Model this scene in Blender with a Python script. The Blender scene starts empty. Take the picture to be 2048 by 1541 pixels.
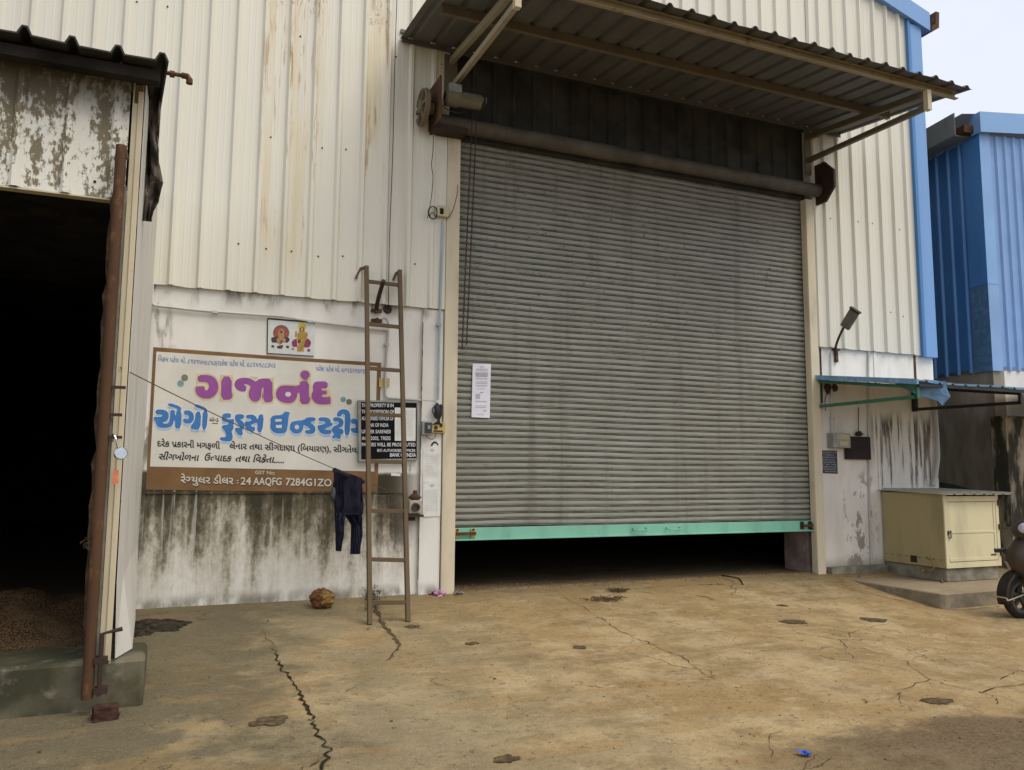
import bpy, bmesh, math, random
from math import sin, cos, pi, radians, exp, sqrt
from mathutils import Vector, Matrix, noise, geometry
random.seed(7)
sc = bpy.context.scene
col = sc.collection

# ------------------------------------------------------------------ camera
F, YAW, PIT, ROL = 1600.0, 0.39508626, 0.10937492, 0.00704306
CAM = Vector((-2.7469, -8.1728, 1.2524))
_f = Vector((sin(YAW)*cos(PIT), cos(YAW)*cos(PIT), sin(PIT)))
_r = Vector((cos(YAW), -sin(YAW), 0)); _u = _r.cross(_f)
_c, _s = cos(ROL), sin(ROL)
RX, UP = _r*_c + _u*_s, _u*_c - _r*_s
cd = bpy.data.cameras.new('camera'); co = bpy.data.objects.new('camera', cd); col.objects.link(co)
cd.sensor_width = 36; cd.lens = 36*F/2048; cd.clip_end = 2000; cd.clip_start = 0.05
co.matrix_world = Matrix(((RX.x, UP.x, -_f.x, CAM.x), (RX.y, UP.y, -_f.y, CAM.y), (RX.z, UP.z, -_f.z, CAM.z), (0, 0, 0, 1)))
sc.camera = co

# ------------------------------------------------------------------ sky, sun, exposure
SUN_EL, SUN_AZ = radians(58), radians(140)      # azimuth measured from +y towards +x
w = bpy.data.worlds.new('World'); sc.world = w; w.use_nodes = True
wn = w.node_tree.nodes; wl = w.node_tree.links
bg = wn['Background']; sky = wn.new('ShaderNodeTexSky'); sky.sky_type = 'NISHITA'
sky.sun_disc = False; sky.sun_elevation = SUN_EL; sky.sun_rotation = SUN_AZ
sky.air_density = 1.0; sky.dust_density = 3.0
tc = wn.new('ShaderNodeTexCoord'); cn = wn.new('ShaderNodeTexNoise'); cn.inputs['Scale'].default_value = 3.2; cn.inputs['Detail'].default_value = 5
cr = wn.new('ShaderNodeMix'); cr.data_type = 'RGBA'
cr.inputs[6].default_value = (4.3, 4.6, 5.4, 1); cr.inputs[7].default_value = (6.0, 6.1, 6.35, 1)
wl.new(tc.outputs['Generated'], cn.inputs['Vector']); wl.new(cn.outputs['Fac'], cr.inputs[0])
mx = wn.new('ShaderNodeMix'); mx.data_type = 'RGBA'; mx.inputs[0].default_value = 0.88   # overcast: cloud over the clear sky
wl.new(sky.outputs[0], mx.inputs[6]); wl.new(cr.outputs[2], mx.inputs[7]); wl.new(mx.outputs[2], bg.inputs[0])
bg.inputs[1].default_value = 0.1
sl = bpy.data.lights.new('sun', 'SUN'); so = bpy.data.objects.new('sun', sl); col.objects.link(so)
sl.energy = 1.5; sl.angle = radians(40); sl.color = (1.0, 0.94, 0.84)
sd = Vector((sin(SUN_AZ)*cos(SUN_EL), cos(SUN_AZ)*cos(SUN_EL), sin(SUN_EL)))
so.rotation_euler = (-sd).to_track_quat('-Z', 'Y').to_euler(); so.location = (10, -20, 25)
sc.view_settings.view_transform = 'Standard'; sc.view_settings.look = 'None'
sc.view_settings.exposure = 0.85; sc.view_settings.gamma = 1.0
try: sc.cycles.max_bounces = 8
except Exception: pass

# ------------------------------------------------------------------ surveying: photo pixel -> point on a real plane
def ray(px, py): return RX*((px-1024)/F) + UP*(-(py-770.5)/F) + _f
def P(px, py, y=0.0):
    d = ray(px, py); return CAM + d*((y-CAM.y)/d.y)
def X(px, py, x):
    d = ray(px, py); return CAM + d*((x-CAM.x)/d.x)
def Z(px, py, z):
    d = ray(px, py); return CAM + d*((z-CAM.z)/d.z)
def proj(p):
    v = Vector(p)-CAM; k = v.dot(_f); return 1024+F*v.dot(RX)/k, 770.5-F*v.dot(UP)/k
def sstep(a, b, v):
    t = max(0, min(1, (v-a)/(b-a))); return t*t*(3-2*t)
def gz(x, y):                                   # the yard falls away from the threshold
    if y >= 0: return 0.0
    k = 0.09 + 0.096*sstep(1.5, 5.0, x)
    lump = 0.006*noise.noise(Vector((x*0.9, y*0.9, 3))) + 0.003*noise.noise(Vector((x*2.3, y*2.3, 9)))
    return -k*2.5*(1-exp(y/2.5)) + lump*min(1, -y*3)
def G(px, py, up=0.0):
    z = 0.0
    for _ in range(12):
        p = Z(px, py, z); z = gz(p.x, p.y)
    p.z += up; return p

# ------------------------------------------------------------------ materials
class NT:
    def __init__(s, name):
        s.m = bpy.data.materials.new(name); s.m.use_nodes = True
        s.n = s.m.node_tree.nodes; s.l = s.m.node_tree.links
        s.b = s.n['Principled BSDF']; g = s.n.new('ShaderNodeNewGeometry'); s.pos = g.outputs['Position']
        q = s.n.new('ShaderNodeSeparateXYZ'); s.l.new(s.pos, q.inputs[0]); s.x, s.y, s.z = q.outputs
    def _in(s, sock, v):
        if isinstance(v, (int, float)): sock.default_value = v
        elif isinstance(v, tuple): sock.default_value = v if len(v) == 4 else (*v, 1)
        else: s.l.new(v, sock)
    def math(s, op, a, b=0.0, clamp=False):
        q = s.n.new('ShaderNodeMath'); q.operation = op; q.use_clamp = clamp; s._in(q.inputs[0], a); s._in(q.inputs[1], b); return q.outputs[0]
    def mul(s, a, b): return s.math('MULTIPLY', a, b)
    def add(s, a, b): return s.math('ADD', a, b)
    def sub(s, a, b): return s.math('SUBTRACT', a, b)
    def mx(s, a, b): return s.math('MAXIMUM', a, b)
    def noise(s, sx=1, sy=None, sz=None, detail=4, rough=0.55, off=0.0):
        sy = sx if sy is None else sy; sz = sx if sz is None else sz
        q = s.n.new('ShaderNodeMapping'); q.inputs['Scale'].default_value = (sx, sy, sz); q.inputs['Location'].default_value = (off, off*1.7, off*.6)
        s.l.new(s.pos, q.inputs['Vector']); t = s.n.new('ShaderNodeTexNoise'); t.inputs['Scale'].default_value = 1
        t.inputs['Detail'].default_value = detail; t.inputs['Roughness'].default_value = rough
        s.l.new(q.outputs[0], t.inputs['Vector']); return t.outputs['Fac']
    def vor(s, sc_, sz=None):
        q = s.n.new('ShaderNodeMapping'); q.inputs['Scale'].default_value = (sc_, sc_, sc_ if sz is None else sz); s.l.new(s.pos, q.inputs['Vector'])
        t = s.n.new('ShaderNodeTexVoronoi'); t.inputs['Scale'].default_value = 1; s.l.new(q.outputs[0], t.inputs['Vector']); return t.outputs['Distance']
    def step(s, v, a, b):
        q = s.n.new('ShaderNodeMapRange'); q.interpolation_type = 'SMOOTHSTEP'
        lo, hi, x, y = (a, b, 0, 1) if a < b else (b, a, 1, 0)
        s._in(q.inputs[0], v); q.inputs[1].default_value = lo; q.inputs[2].default_value = hi; q.inputs[3].default_value = x; q.inputs[4].default_value = y
        return q.outputs[0]
    def band(s, v, lo, hi, soft): return s.mul(s.step(v, lo-soft, lo+soft), s.step(v, hi+soft, hi-soft))
    def mix(s, f, a, b):
        q = s.n.new('ShaderNodeMix'); q.data_type = 'RGBA'; s._in(q.inputs[0], f); s._in(q.inputs[6], a); s._in(q.inputs[7], b); return q.outputs[2]
    def out(s, c, rough=0.7, metal=0.0, bump=None, bs=0.3, bd=0.01, spec=None):
        s._in(s.b.inputs['Base Color'], c); s._in(s.b.inputs['Roughness'], rough); s._in(s.b.inputs['Metallic'], metal)
        if spec is not None: s.b.inputs['Specular IOR Level'].default_value = spec
        if bump is not None:
            q = s.n.new('ShaderNodeBump'); q.inputs['Strength'].default_value = bs; q.inputs['Distance'].default_value = bd
            s._in(q.inputs['Height'], bump); s.l.new(q.outputs[0], s.b.inputs['Normal'])
        return s.m
def hx(h):                                      # sRGB hex -> linear
    v = [int(h[i:i+2], 16)/255 for i in (0, 2, 4)]
    return tuple(c/12.92 if c <= .04045 else ((c+.055)/1.055)**2.4 for c in v)
def k(c, s): return tuple(a*s for a in c)
def plain(name, c, rough=0.6, metal=0.0, var=0.25, sc_=14, spec=None):
    n = NT(name); a = n.noise(sc_, detail=5); b = n.noise(sc_*.22, detail=3, off=3)
    t = n.mix(n.step(a, .35, .7), k(c, 1-var), k(c, 1+var*.5)); t = n.mix(n.mul(n.step(b, .5, .75), .35), t, k(c, .6))
    return n.out(t, rough, metal, a, .15, .004, spec)

def rusty(name, paint, amount=0.5, scale=9, rough=.6, dirt=True):
    n = NT(name); a = n.noise(scale, detail=6, rough=.65); b = n.noise(scale*3, scale*3, scale*.6, off=4)
    f = n.step(n.add(n.mul(a, .7), n.mul(b, .3)), .72-.3*amount, .86-.3*amount)
    rc = n.mix(n.step(b, .35, .65), (.10, .042, .016), (.21, .10, .034))
    t = n.mix(n.mul(n.step(n.noise(4, 4, 1.2, off=9), .45, .75), .45 if dirt else 0), paint, k(paint, .5))
    return n.out(n.mix(f, t, rc), rough, 0, a, .25, .003, .25)

# cladding: cream sheet with rust runs and a little grime
n = NT('cream_cladding'); st = n.noise(9, 9, .35, detail=5); fine = n.noise(30, 30, 12, detail=4)
rz = n.noise(14, 14, 1.1, detail=6, rough=.7, off=2)
cols = n.add(n.mul(n.band(n.x, -2.12, -1.52, .07), n.step(n.z, 2.9, 3.6)), n.mul(n.band(n.x, -1.08, -.83, .05), n.step(n.z, 4.0, 4.6)))
rust = n.mul(cols, n.step(n.add(rz, n.mul(n.step(n.z, 3.5, 6.0), .06)), .58, .72))
yel = n.mul(cols, n.step(n.noise(7, 7, .5, off=6), .42, .65))
spot = n.mul(n.step(n.noise(26, 26, 14, detail=3, off=11), .70, .76), .4)
clus = n.mul(n.mul(n.mx(n.band(n.z, 6.05, 6.5, .12), n.band(n.z, 6.75, 7.2, .12)), cols), n.step(n.noise(30, 30, 13, detail=6, rough=.75, off=31), .53, .61))
grime = n.step(st, .48, .78)
base = n.mix(n.mul(grime, .34), (.71, .68, .575), (.45, .42, .32))
base = n.mix(n.mul(n.step(n.noise(.6, .6, .35, off=5), .4, .65), .16), base, (.56, .55, .49))
base = n.mix(n.mul(yel, .55), base, (.60, .49, .27))
base = n.mix(n.mul(spot, n.step(st, .4, .6)), base, (.36, .25, .12))
base = n.mix(n.mul(rust, .95), base, (.38, .21, .07)); base = n.mix(n.mul(clus, .9), base, (.24, .12, .045))
wv_ = n.n.new('ShaderNodeTexWhiteNoise'); wv_.noise_dimensions = '1D'; n.l.new(n.math('FLOOR', n.mul(n.x, .97)), wv_.inputs['W']); base = n.mix(n.mul(wv_.outputs['Value'], .22), base, (.52, .50, .43))
CLAD = n.out(base, n.add(.42, n.mul(fine, .2)), 0, fine, .05, .002)
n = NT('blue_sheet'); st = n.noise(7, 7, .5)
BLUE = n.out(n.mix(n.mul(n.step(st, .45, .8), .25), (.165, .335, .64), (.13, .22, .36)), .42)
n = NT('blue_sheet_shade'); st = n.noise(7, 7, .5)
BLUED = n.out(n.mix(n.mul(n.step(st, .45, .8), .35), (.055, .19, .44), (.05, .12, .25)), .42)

def plaster(name, kind):
    n = NT(name); fine = n.noise(40, detail=5); big = n.noise(1.6, 1.6, .8, detail=5)
    if kind == 'left':
        base = n.mix(n.step(big, .35, .7), (.79, .77, .72), (.64, .62, .56))
        b1 = n.noise(2.3, 2.3, 1.0, detail=8, rough=.68, off=1.3); s1 = n.noise(7, 7, .55, detail=6, rough=.65, off=4); s2 = n.noise(26, 26, 18, detail=5, rough=.75, off=9)
        h = n.mul(n.sub(n.z, .62), .30)
        top = n.step(n.add(n.z, n.mul(s2, .05)), 1.285, 1.235)
        side = n.step(n.x, -.30, -.75)
        val = n.add(n.add(n.mul(b1, .62), n.mul(s1, .42)), n.add(n.mul(n.sub(s2, .5), .22), h))
        msk = n.mul(top, side)
        base = n.mix(n.mul(n.mul(n.step(val, .28, .52), msk), .68), base, (.33, .29, .20))
        base = n.mix(n.mul(n.mul(n.step(val, .42, .58), msk), .85), base, (.105, .085, .048))
        base = n.mix(n.mul(n.mul(n.step(val, .51, .66), msk), .88), base, (.036, .031, .018))
        fl = n.mul(n.mul(n.step(n.noise(13, 13, 3.5, detail=7, rough=.8, off=28), .62, .68), msk), .6); base = n.mix(fl, base, (.60, .57, .48))
        run = n.mul(n.mul(n.step(n.noise(20, 20, .7, detail=5, off=8), .60, .68), top), .45)
        base = n.mix(n.mul(run, side), base, (.60, .58, .52))
        sp = n.mul(n.mul(n.step(n.noise(11, 11, 3, detail=6, rough=.7, off=20), .55, .7), n.band(n.x, -.66, -.3, .1)), n.band(n.z, .7, 1.6, .2))
        base = n.mix(n.mul(sp, .75), base, (.13, .12, .07))
        # black growth under the sheet's foot and along the left edge
        e = n.mul(n.step(n.noise(9, 9, 2.5, detail=5, off=5), .50, .66), n.mx(n.mul(n.step(n.x, -2.72, -2.98), n.step(n.z, .6, 1.6)), n.mul(n.step(n.z, 2.80, 2.98), .8)))
        base = n.mix(n.mul(e, .85), base, (.10, .09, .06))
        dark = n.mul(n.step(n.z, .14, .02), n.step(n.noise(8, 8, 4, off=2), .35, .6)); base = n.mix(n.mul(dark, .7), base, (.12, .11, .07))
    elif kind == 'right':
        base = n.mix(n.step(big, .35, .7), (.84, .805, .74), (.72, .675, .60))
        s1 = n.noise(8.5, 8.5, .5, detail=5, off=2.1); s2 = n.noise(22, 22, 2, detail=6, rough=.7)
        gr = n.mul(n.mul(n.step(n.add(s1, n.mul(n.sub(s2, .5), .45)), .48, .58), n.step(n.x, 5.85, 6.1)), n.band(n.add(n.z, n.mul(s1, .5)), 1.4, 2.35, .12))
        base = n.mix(n.mul(gr, .9), base, (.055, .052, .035))
        wk = n.mul(n.mul(n.step(n.noise(4.6, 4.6, 2.6, detail=6, rough=.7, off=5.2), .53, .59), n.band(n.x, 5.45, 6.0, .1)), n.step(n.z, 1.45, 1.1))
        base = n.mix(n.mul(wk, .75), base, (.17, .15, .12))
        fade = n.mul(n.step(n.noise(4, 4, 1.2, off=6, detail=6), .45, .7), .38); base = n.mix(fade, base, (.56, .51, .42))
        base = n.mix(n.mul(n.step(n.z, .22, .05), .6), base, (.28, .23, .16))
    else:
        base = n.mix(n.step(big, .35, .7), (.44, .385, .29), (.33, .29, .215))
        base = n.mix(n.mul(n.step(n.noise(5, 5, 1.5, off=4, detail=6), .40, .55), .92 if kind == 'black' else .25), base, (.022, .022, .016))
    return n.out(base, .9, 0, n.add(n.mul(fine, .5), big), .25, .006, .2)
PL_L, PL_R, PL_D, PL_B = plaster('plaster_mouldy', 'left'), plaster('plaster_streaked', 'right'), plaster('plaster_shaded_brown', 'brown'), plaster('plaster_black', 'black')  # PL_D: beige side wall with its shade in the brown

# ground: dusty concrete, damp grey-green areas, ochre dust, mud at the roadside
n = NT('yard_concrete'); big = n.noise(.55, detail=5, rough=.6); mid = n.noise(2.2, detail=8, rough=.66, off=3); fine = n.noise(55, detail=6, rough=.7)
strk = n.noise(.9, 5, 1, detail=7, off=7); grit = n.noise(150, detail=3); blot = n.noise(5.5, detail=7, rough=.7, off=17)
c = n.mix(n.step(mid, .38, .62), (.235, .160, .070), (.405, .300, .155))
c = n.mix(n.mul(n.step(strk, .44, .64), .5), c, (.39, .30, .170))
c = n.mix(n.mul(n.step(big, .46, .58), .55), c, (.275, .178, .068))
c = n.mix(n.mul(n.step(blot, .53, .64), .5), c, (.17, .122, .062)); c = n.mix(n.mul(n.step(n.noise(2.6, 4.2, 1, detail=8, rough=.7, off=27), .55, .66), .5), c, (.48, .385, .235))
grey = n.mul(n.step(n.add(n.x, n.mul(mid, 1.6)), 1.2, -.9), n.step(n.noise(1.0, detail=7, rough=.65, off=12), .36, .56))
c = n.mix(n.mul(grey, .7), c, (.215, .182, .108))
damp = n.mul(n.step(n.add(n.x, n.mul(mid, 2.2)), -.35, -1.25), n.step(n.add(n.noise(1.2, detail=8, rough=.65, off=21), n.mul(n.step(n.add(n.x, n.mul(n.y, -.25)), -1.7, -2.1), .12)), .46, .56))
c = n.mix(n.mul(damp, .75), c, (.082, .072, .043))
dust = n.mul(n.step(n.noise(1.3, 4, 1, detail=7, off=41), .56, .66), n.step(n.y, -1.6, -2.4)); c = n.mix(n.mul(dust, .4), c, (.30, .185, .065))
mud = n.mul(n.step(n.add(n.y, n.mul(n.sub(n.noise(2.2, detail=8, rough=.68, off=33), .5), .9)), -4.50, -4.72), n.step(n.add(n.x, n.noise(3, detail=6, off=8)), .2, 1.6))
pits = n.step(n.noise(17, detail=5, off=14), .64, .70)
c = n.mix(n.mul(pits, .5), c, (.115, .08, .042))
f2 = n.noise(24, detail=7, rough=.75, off=51); c = n.mix(n.mul(n.step(f2, .50, .64), .32), c, (.13, .092, .048)); c = n.mix(n.mul(n.step(fine, .50, .66), .38), c, (.12, .085, .045)); c = n.mix(n.mul(n.step(grit, .57, .68), .5), c, (.47, .39, .28))
# hairline cracks
vd = n.n.new('ShaderNodeTexVoronoi'); vd.feature = 'DISTANCE_TO_EDGE'; vm = n.n.new('ShaderNodeVectorMath'); vm.operation = 'ADD'; vn = n.n.new('ShaderNodeTexNoise'); vn.inputs['Scale'].default_value = 3.5; vn.inputs['Detail'].default_value = 8
vs_ = n.n.new('ShaderNodeVectorMath'); vs_.operation = 'SCALE'; vs_.inputs['Scale'].default_value = .55; n.l.new(n.pos, vn.inputs['Vector']); n.l.new(vn.outputs['Color'], vs_.inputs[0]); n.l.new(n.pos, vm.inputs[0]); n.l.new(vs_.outputs[0], vm.inputs[1]); n.l.new(vm.outputs[0], vd.inputs['Vector']); vd.inputs['Scale'].default_value = .85
hair = n.mul(n.step(vd.outputs['Distance'], .010, .002), n.step(n.noise(1.1, detail=5, off=61), .56, .64)); c = n.mix(n.mul(hair, .6), c, (.06, .045, .027))
c = n.mix(n.mul(mud, .75), c, n.mix(n.step(fine, .4, .62), (.038, .026, .016), (.125, .085, .05)))
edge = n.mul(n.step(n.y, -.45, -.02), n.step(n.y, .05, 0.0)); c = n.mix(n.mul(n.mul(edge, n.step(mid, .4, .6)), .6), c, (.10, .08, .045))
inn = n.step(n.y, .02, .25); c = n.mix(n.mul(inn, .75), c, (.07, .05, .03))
GROUND = n.out(c, n.mix(damp, (.92,)*3, (.7,)*3), 0, n.add(n.add(n.mul(fine, .35), n.mul(mid, .8)), n.add(n.add(n.add(n.mul(pits, -.4), n.mul(f2, .5)), n.mul(hair, -.8)), n.mul(blot, .6))), .8, .026, .2)

n = NT('galvanised_slat'); a = n.noise(1.6, 1, 24, detail=6); b = n.noise(13, 1, 22, detail=5, rough=.7, off=2); dd = n.noise(.5, 1, .6, off=5)
c = n.mix(n.step(a, .35, .7), (.235, .245, .20), (.32, .33, .28)); c = n.mix(n.mul(n.step(dd, .4, .65), .4), c, (.235, .23, .18))
sm = n.mul(n.step(b, .60, .66), n.step(n.z, 1.8, 3.6)); c = n.mix(n.mul(sm, .75), c, (.045, .036, .024))
tb = n.step(n.z, 3.8, 4.8); c = n.mix(n.mul(tb, .35), c, (.13, .11, .075))  # upper slats darkened: the canopy's shadow put into the colour
vr = n.noise(4.5, 1, .22, detail=6, rough=.65, off=15); c = n.mix(n.mul(n.step(vr, .50, .68), .38), c, (.105, .095, .07)); c = n.mix(n.mul(n.step(n.noise(38, 1, 40, detail=3, off=19), .66, .72), .5), c, (.40, .40, .36)); rr_ = n.mul(n.step(n.noise(5, 1, 9, detail=7, rough=.75, off=44), .60, .68), .5); c = n.mix(rr_, c, (.14, .085, .045))
SLAT = n.out(c, .55, .15, a, .1, .003)
SLATG = plain('slat_groove', (.20, .175, .14), .6, .3, .4, 6)
n = NT('roof_sheet_grey'); a = n.noise(3, .6, 3, detail=5)
ROOF = n.out(n.mix(n.step(a, .4, .7), (.095, .09, .08), (.125, .12, .105)), .6, 0)
DKSHEET = plain('dark_sheet_canopy_shade', (.060, .060, .053), .7, 0, .4, 3, .2)  # dark sheet; its tone also holds the shade under the canopy
CREAM = rusty('cream_painted_steel', (.58, .50, .34), .42, 8)
CREAMC = rusty('cream_jamb', (.66, .58, .42), .12, 6)
PURLIN = rusty('purlin_steel', (.155, .13, .085), .5, 7)
RUST = rusty('rusty_steel', (.085, .042, .020), .62, 9, .8)
RUSTD = rusty('dark_rusty_steel', (.045, .026, .018), .3, 12)
LADM = rusty('ladder_steel', (.120, .083, .046), .2, 7, .75)
GREENP = rusty('mint_paint', (.22, .50, .37), .12, 7, .4)
GREEND = rusty('green_bracket_paint', (.03, .13, .07), .05, 7, .5)
BLACKM = plain('black_metal', (.016, .016, .018), .5)
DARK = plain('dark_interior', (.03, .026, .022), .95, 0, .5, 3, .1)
INNER = plain('inner_reveal_plaster', (.30, .23, .20), .9, 0, .35, 5, .2)
WIRE = plain('dark_wire', (.04, .035, .03), .6)
PVC = rusty('pale_pvc', (.55, .54, .50), .06, 6)
PVCB = plain('pale_blue_pvc', (.36, .42, .48), .5, 0, .2, 4)
PVCG = rusty('grimy_pvc', (.46, .45, .41), .1, 6)
WHITE = plain('white_sheet', (.64, .63, .59), .6, 0, .08, 3)
PAPER = plain('paper', (.74, .74, .69), .85, 0, .08, 9)
PAPERV = plain('bright_paper', (.80, .79, .86), .85, 0, .05, 9)
INK = plain('grey_print', (.47, .47, .49), .9, 0, .1)
CHROME = plain('polished_steel', (.55, .57, .60), .22, 1.0, .1, 20)
GREYP = plain('grey_frame', (.30, .30, .28), .45, .3, .15)
YEL = rusty('yellowed_plastic', (.50, .38, .13), .2, 18)
CONC = plain('old_concrete', (.26, .235, .175), .95, 0, .35, 6, .2)
n = NT('mossy_concrete'); a = n.noise(7, detail=6, rough=.65); b = n.noise(2.2, detail=5, off=4)
c = n.mix(n.step(b, .36, .60), (.135, .12, .078), (.045, .044, .024)); c = n.mix(n.mul(n.step(a, .54, .72), .5), c, (.26, .24, .185))
MOSS = n.out(c, .95, 0, a, .5, .012, .2)
n = NT('dirty_cladding'); st = n.noise(7, 7, 1.6, detail=6, rough=.7, off=3.1); bl = n.noise(34, 34, 20, detail=5, rough=.75)
tz = n.mul(n.sub(n.z, 3.15), .14)
msk = n.step(n.add(n.add(st, n.mul(n.sub(bl, .5), .85)), tz), .49, .58)
c = n.mix(n.mul(msk, .92), (.72, .70, .61), (.135, .10, .04)); c = n.mix(n.mul(n.step(n.add(n.z, n.mul(st, .25)), 3.48, 3.72), .7), c, (.07, .058, .032))
DIRTY = n.out(c, .7)
n = NT('tarpaulin'); a = n.noise(11, detail=6)
TARP = n.out(n.mix(n.step(a, .35, .65), (.028, .022, .017), (.085, .065, .045)), .75, 0, a, .8, .03)
SACK = plain('brown_sacking', (.075, .052, .030), .95, 0, .5, 18, .1)
n = NT('husk'); a = n.vor(70); b = n.noise(3, detail=4)
c = n.mix(n.step(a, .15, .6), (.22, .13, .065), (.055, .032, .018)); c = n.mix(n.mul(n.step(b, .45, .65), .4), c, (.20, .14, .07))
HUSK = n.out(c, .95, 0, a, .9, .02, .1)
SOIL = plain('black_soil', (.040, .033, .023), .98, 0, .6, 22, .1)
BRICK = plain('brick_red', (.062, .032, .022), .95, 0, .4, 18, .1)
CRACK = plain('crack_dark', (.040, .033, .021), 1.0, 0, .5, 25, .0)
PATCH = plain('brown_patch', (.105, .076, .042), .95, 0, .45, 30, .1)
NAVY = plain('navy_cloth', (.015, .015, .028), .95, 0, .2, 40, .1)
BLACKP = plain('board_black', (.010, .010, .012), .8, 0, .2, 8, .1)
WLET = plain('white_lettering', (.72, .72, .72), .7, 0, .06)
BROWNP = plain('brown_wall_paint', (.215, .118, .050), .8, 0, .22, 4, .3)
SIGNW = plain('sign_white_paint', (.68, .66, .59), .8, 0, .10, 2.2, .3)
PURP = plain('purple_paint', (.30, .085, .31), .75, 0, .10, 5, .3)
YELO = plain('yellow_outline_paint', (.66, .55, .30), .8, 0, .1)
BLUP = plain('blue_paint', (.055, .20, .50), .75, 0, .12, 5, .3)
BLUL = plain('pale_blue_paint', (.36, .52, .70), .8, 0, .12, 6, .3)
WHTE = plain('white_outline_paint', (.74, .73, .70), .8, 0, .05)
BLUT = plain('blue_writing_paint', (.10, .20, .46), .8, 0, .1)
BLKT = plain('black_writing_paint', (.022, .022, .028), .8, 0, .1)
CRMT = plain('cream_writing_paint', (.62, .58, .48), .8, 0, .1)
OLIVE = plain('olive_paint', (.20, .20, .14), .8); TEAL = plain('teal_paint', (.20, .38, .36), .8)

# ------------------------------------------------------------------ mesh helpers
class MB:
    def __init__(s): s.v = []; s.f = []; s.mi = []; s.cur = 0
    def _add(s, vs, fs):
        o = len(s.v); s.v += [tuple(v) for v in vs]; s.f += [tuple(i+o for i in f) for f in fs]; s.mi += [s.cur]*len(fs); return s
    def box(s, a, b):
        x0, x1 = sorted((a[0], b[0])); y0, y1 = sorted((a[1], b[1])); z0, z1 = sorted((a[2], b[2]))
        return s._add([(x0,y0,z0),(x1,y0,z0),(x1,y1,z0),(x0,y1,z0),(x0,y0,z1),(x1,y0,z1),(x1,y1,z1),(x0,y1,z1)],
                      [(3,2,1,0),(4,5,6,7),(0,1,5,4),(1,2,6,5),(2,3,7,6),(3,0,4,7)])
    def beam(s, p, q, w_, h_, up=(0, 0, 1)):
        p, q = Vector(p), Vector(q); d = (q-p).normalized(); u = Vector(up); r = d.cross(u)
        if r.length < 1e-4: r = d.cross(Vector((0, 1, 0)))
        r.normalize(); u = r.cross(d).normalized(); r *= w_/2; u *= h_/2
        return s._add([p-r-u, p+r-u, p+r+u, p-r+u, q-r-u, q+r-u, q+r+u, q-r+u], [(3,2,1,0),(4,5,6,7),(0,1,5,4),(1,2,6,5),(2,3,7,6),(3,0,4,7)])
    def chan(s, p, q, w_, h_, t=.006, up=(0, 0, 1), side=1):      # C-section beam
        p, q = Vector(p), Vector(q); d = (q-p).normalized(); u = Vector(up); r = d.cross(u).normalized()*side; u = (d.cross(r)).normalized()
        if u.dot(Vector(up)) < 0: u = -u
        s.beam(p+r*(w_/2), q+r*(w_/2), t, h_, u); s.beam(p+u*(h_/2-t/2), q+u*(h_/2-t/2), w_, t, u); return s.beam(p-u*(h_/2-t/2), q-u*(h_/2-t/2), w_, t, u)
    def tube(s, pts, r, n=8, cap=True, r1=None):
        pts = [Vector(p) for p in pts]; N = len(pts); vs = []; fs = []; prev = None
        for i, p in enumerate(pts):
            d = (pts[min(i+1, N-1)]-pts[max(i-1, 0)]).normalized()
            a = d.cross(Vector((0, 0, 1)))
            if a.length < .05: a = d.cross(Vector((0, 1, 0)))
            a.normalize()
            if prev is not None:
                a = (prev - d*prev.dot(d)).normalized() if (prev - d*prev.dot(d)).length > 1e-4 else a
            prev = a; b = d.cross(a); rr = r if r1 is None else r+(r1-r)*i/(N-1)
            for j in range(n): vs.append(p + (a*cos(2*pi*j/n)+b*sin(2*pi*j/n))*rr)
        for i in range(N-1):
            for j in range(n): fs.append((i*n+j, i*n+(j+1)%n, (i+1)*n+(j+1)%n, (i+1)*n+j))
        if cap: fs += [tuple(range(n-1, -1, -1)), tuple((N-1)*n+j for j in range(n))]
        return s._add(vs, fs)
    def prism(s, poly, ext):
        e = Vector(ext); n = len(poly); vs = [Vector(p) for p in poly]; vs += [v+e for v in vs]
        tri = geometry.tessellate_polygon([[Vector(p) for p in poly]])
        fs = [tuple(t) for t in tri] + [tuple(n+i for i in reversed(t)) for t in tri] + [(i, (i+1) % n, n+(i+1) % n, n+i) for i in range(n)]
        return s._add(vs, fs)
    def flat(s, loops):
        loops = [[Vector(p) for p in l] for l in loops]; tri = geometry.tessellate_polygon(loops)
        return s._add([p for l in loops for p in l], [tuple(t) for t in tri])
    def grid(s, rows, close=False):
        n = len(rows[0]); m = len(rows); vs = [p for r in rows for p in r]
        fs = [(i*n+j, i*n+(j+1) % n, (i+1)*n+(j+1) % n, (i+1)*n+j) for i in range(m-1) for j in range(n if close else n-1)]
        return s._add(vs, fs)
    def lathe(s, c, axis, prof, n=20):              # prof: (along, radius)
        c = Vector(c); ax = Vector(axis).normalized(); a = ax.cross(Vector((0, 0, 1)))
        if a.length < .05: a = Vector((1, 0, 0))
        a.normalize(); b = ax.cross(a)
        return s.grid([[c+ax*t+(a*cos(2*pi*j/n)+b*sin(2*pi*j/n))*max(r, 1e-4) for j in range(n)] for t, r in prof], True)
    def blob(s, c, r, seed, amp=.35, fr=2.0, sub=3):
        bm = bmesh.new(); bmesh.ops.create_icosphere(bm, subdivisions=sub, radius=1); r = Vector(r) if not isinstance(r, (int, float)) else Vector((r, r, r))
        vs = []
        for v in bm.verts:
            q = v.co*fr + Vector((seed*3.1, seed, 0)); d = 1+amp*noise.noise(q)+amp*.6*abs(noise.noise(q*2.3))
            vs.append(Vector(c)+Vector((v.co.x*r.x, v.co.y*r.y, v.co.z*r.z))*d)
        fs = [tuple(v.index for v in f.verts) for f in bm.faces]; bm.free(); return s._add(vs, fs)
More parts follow.
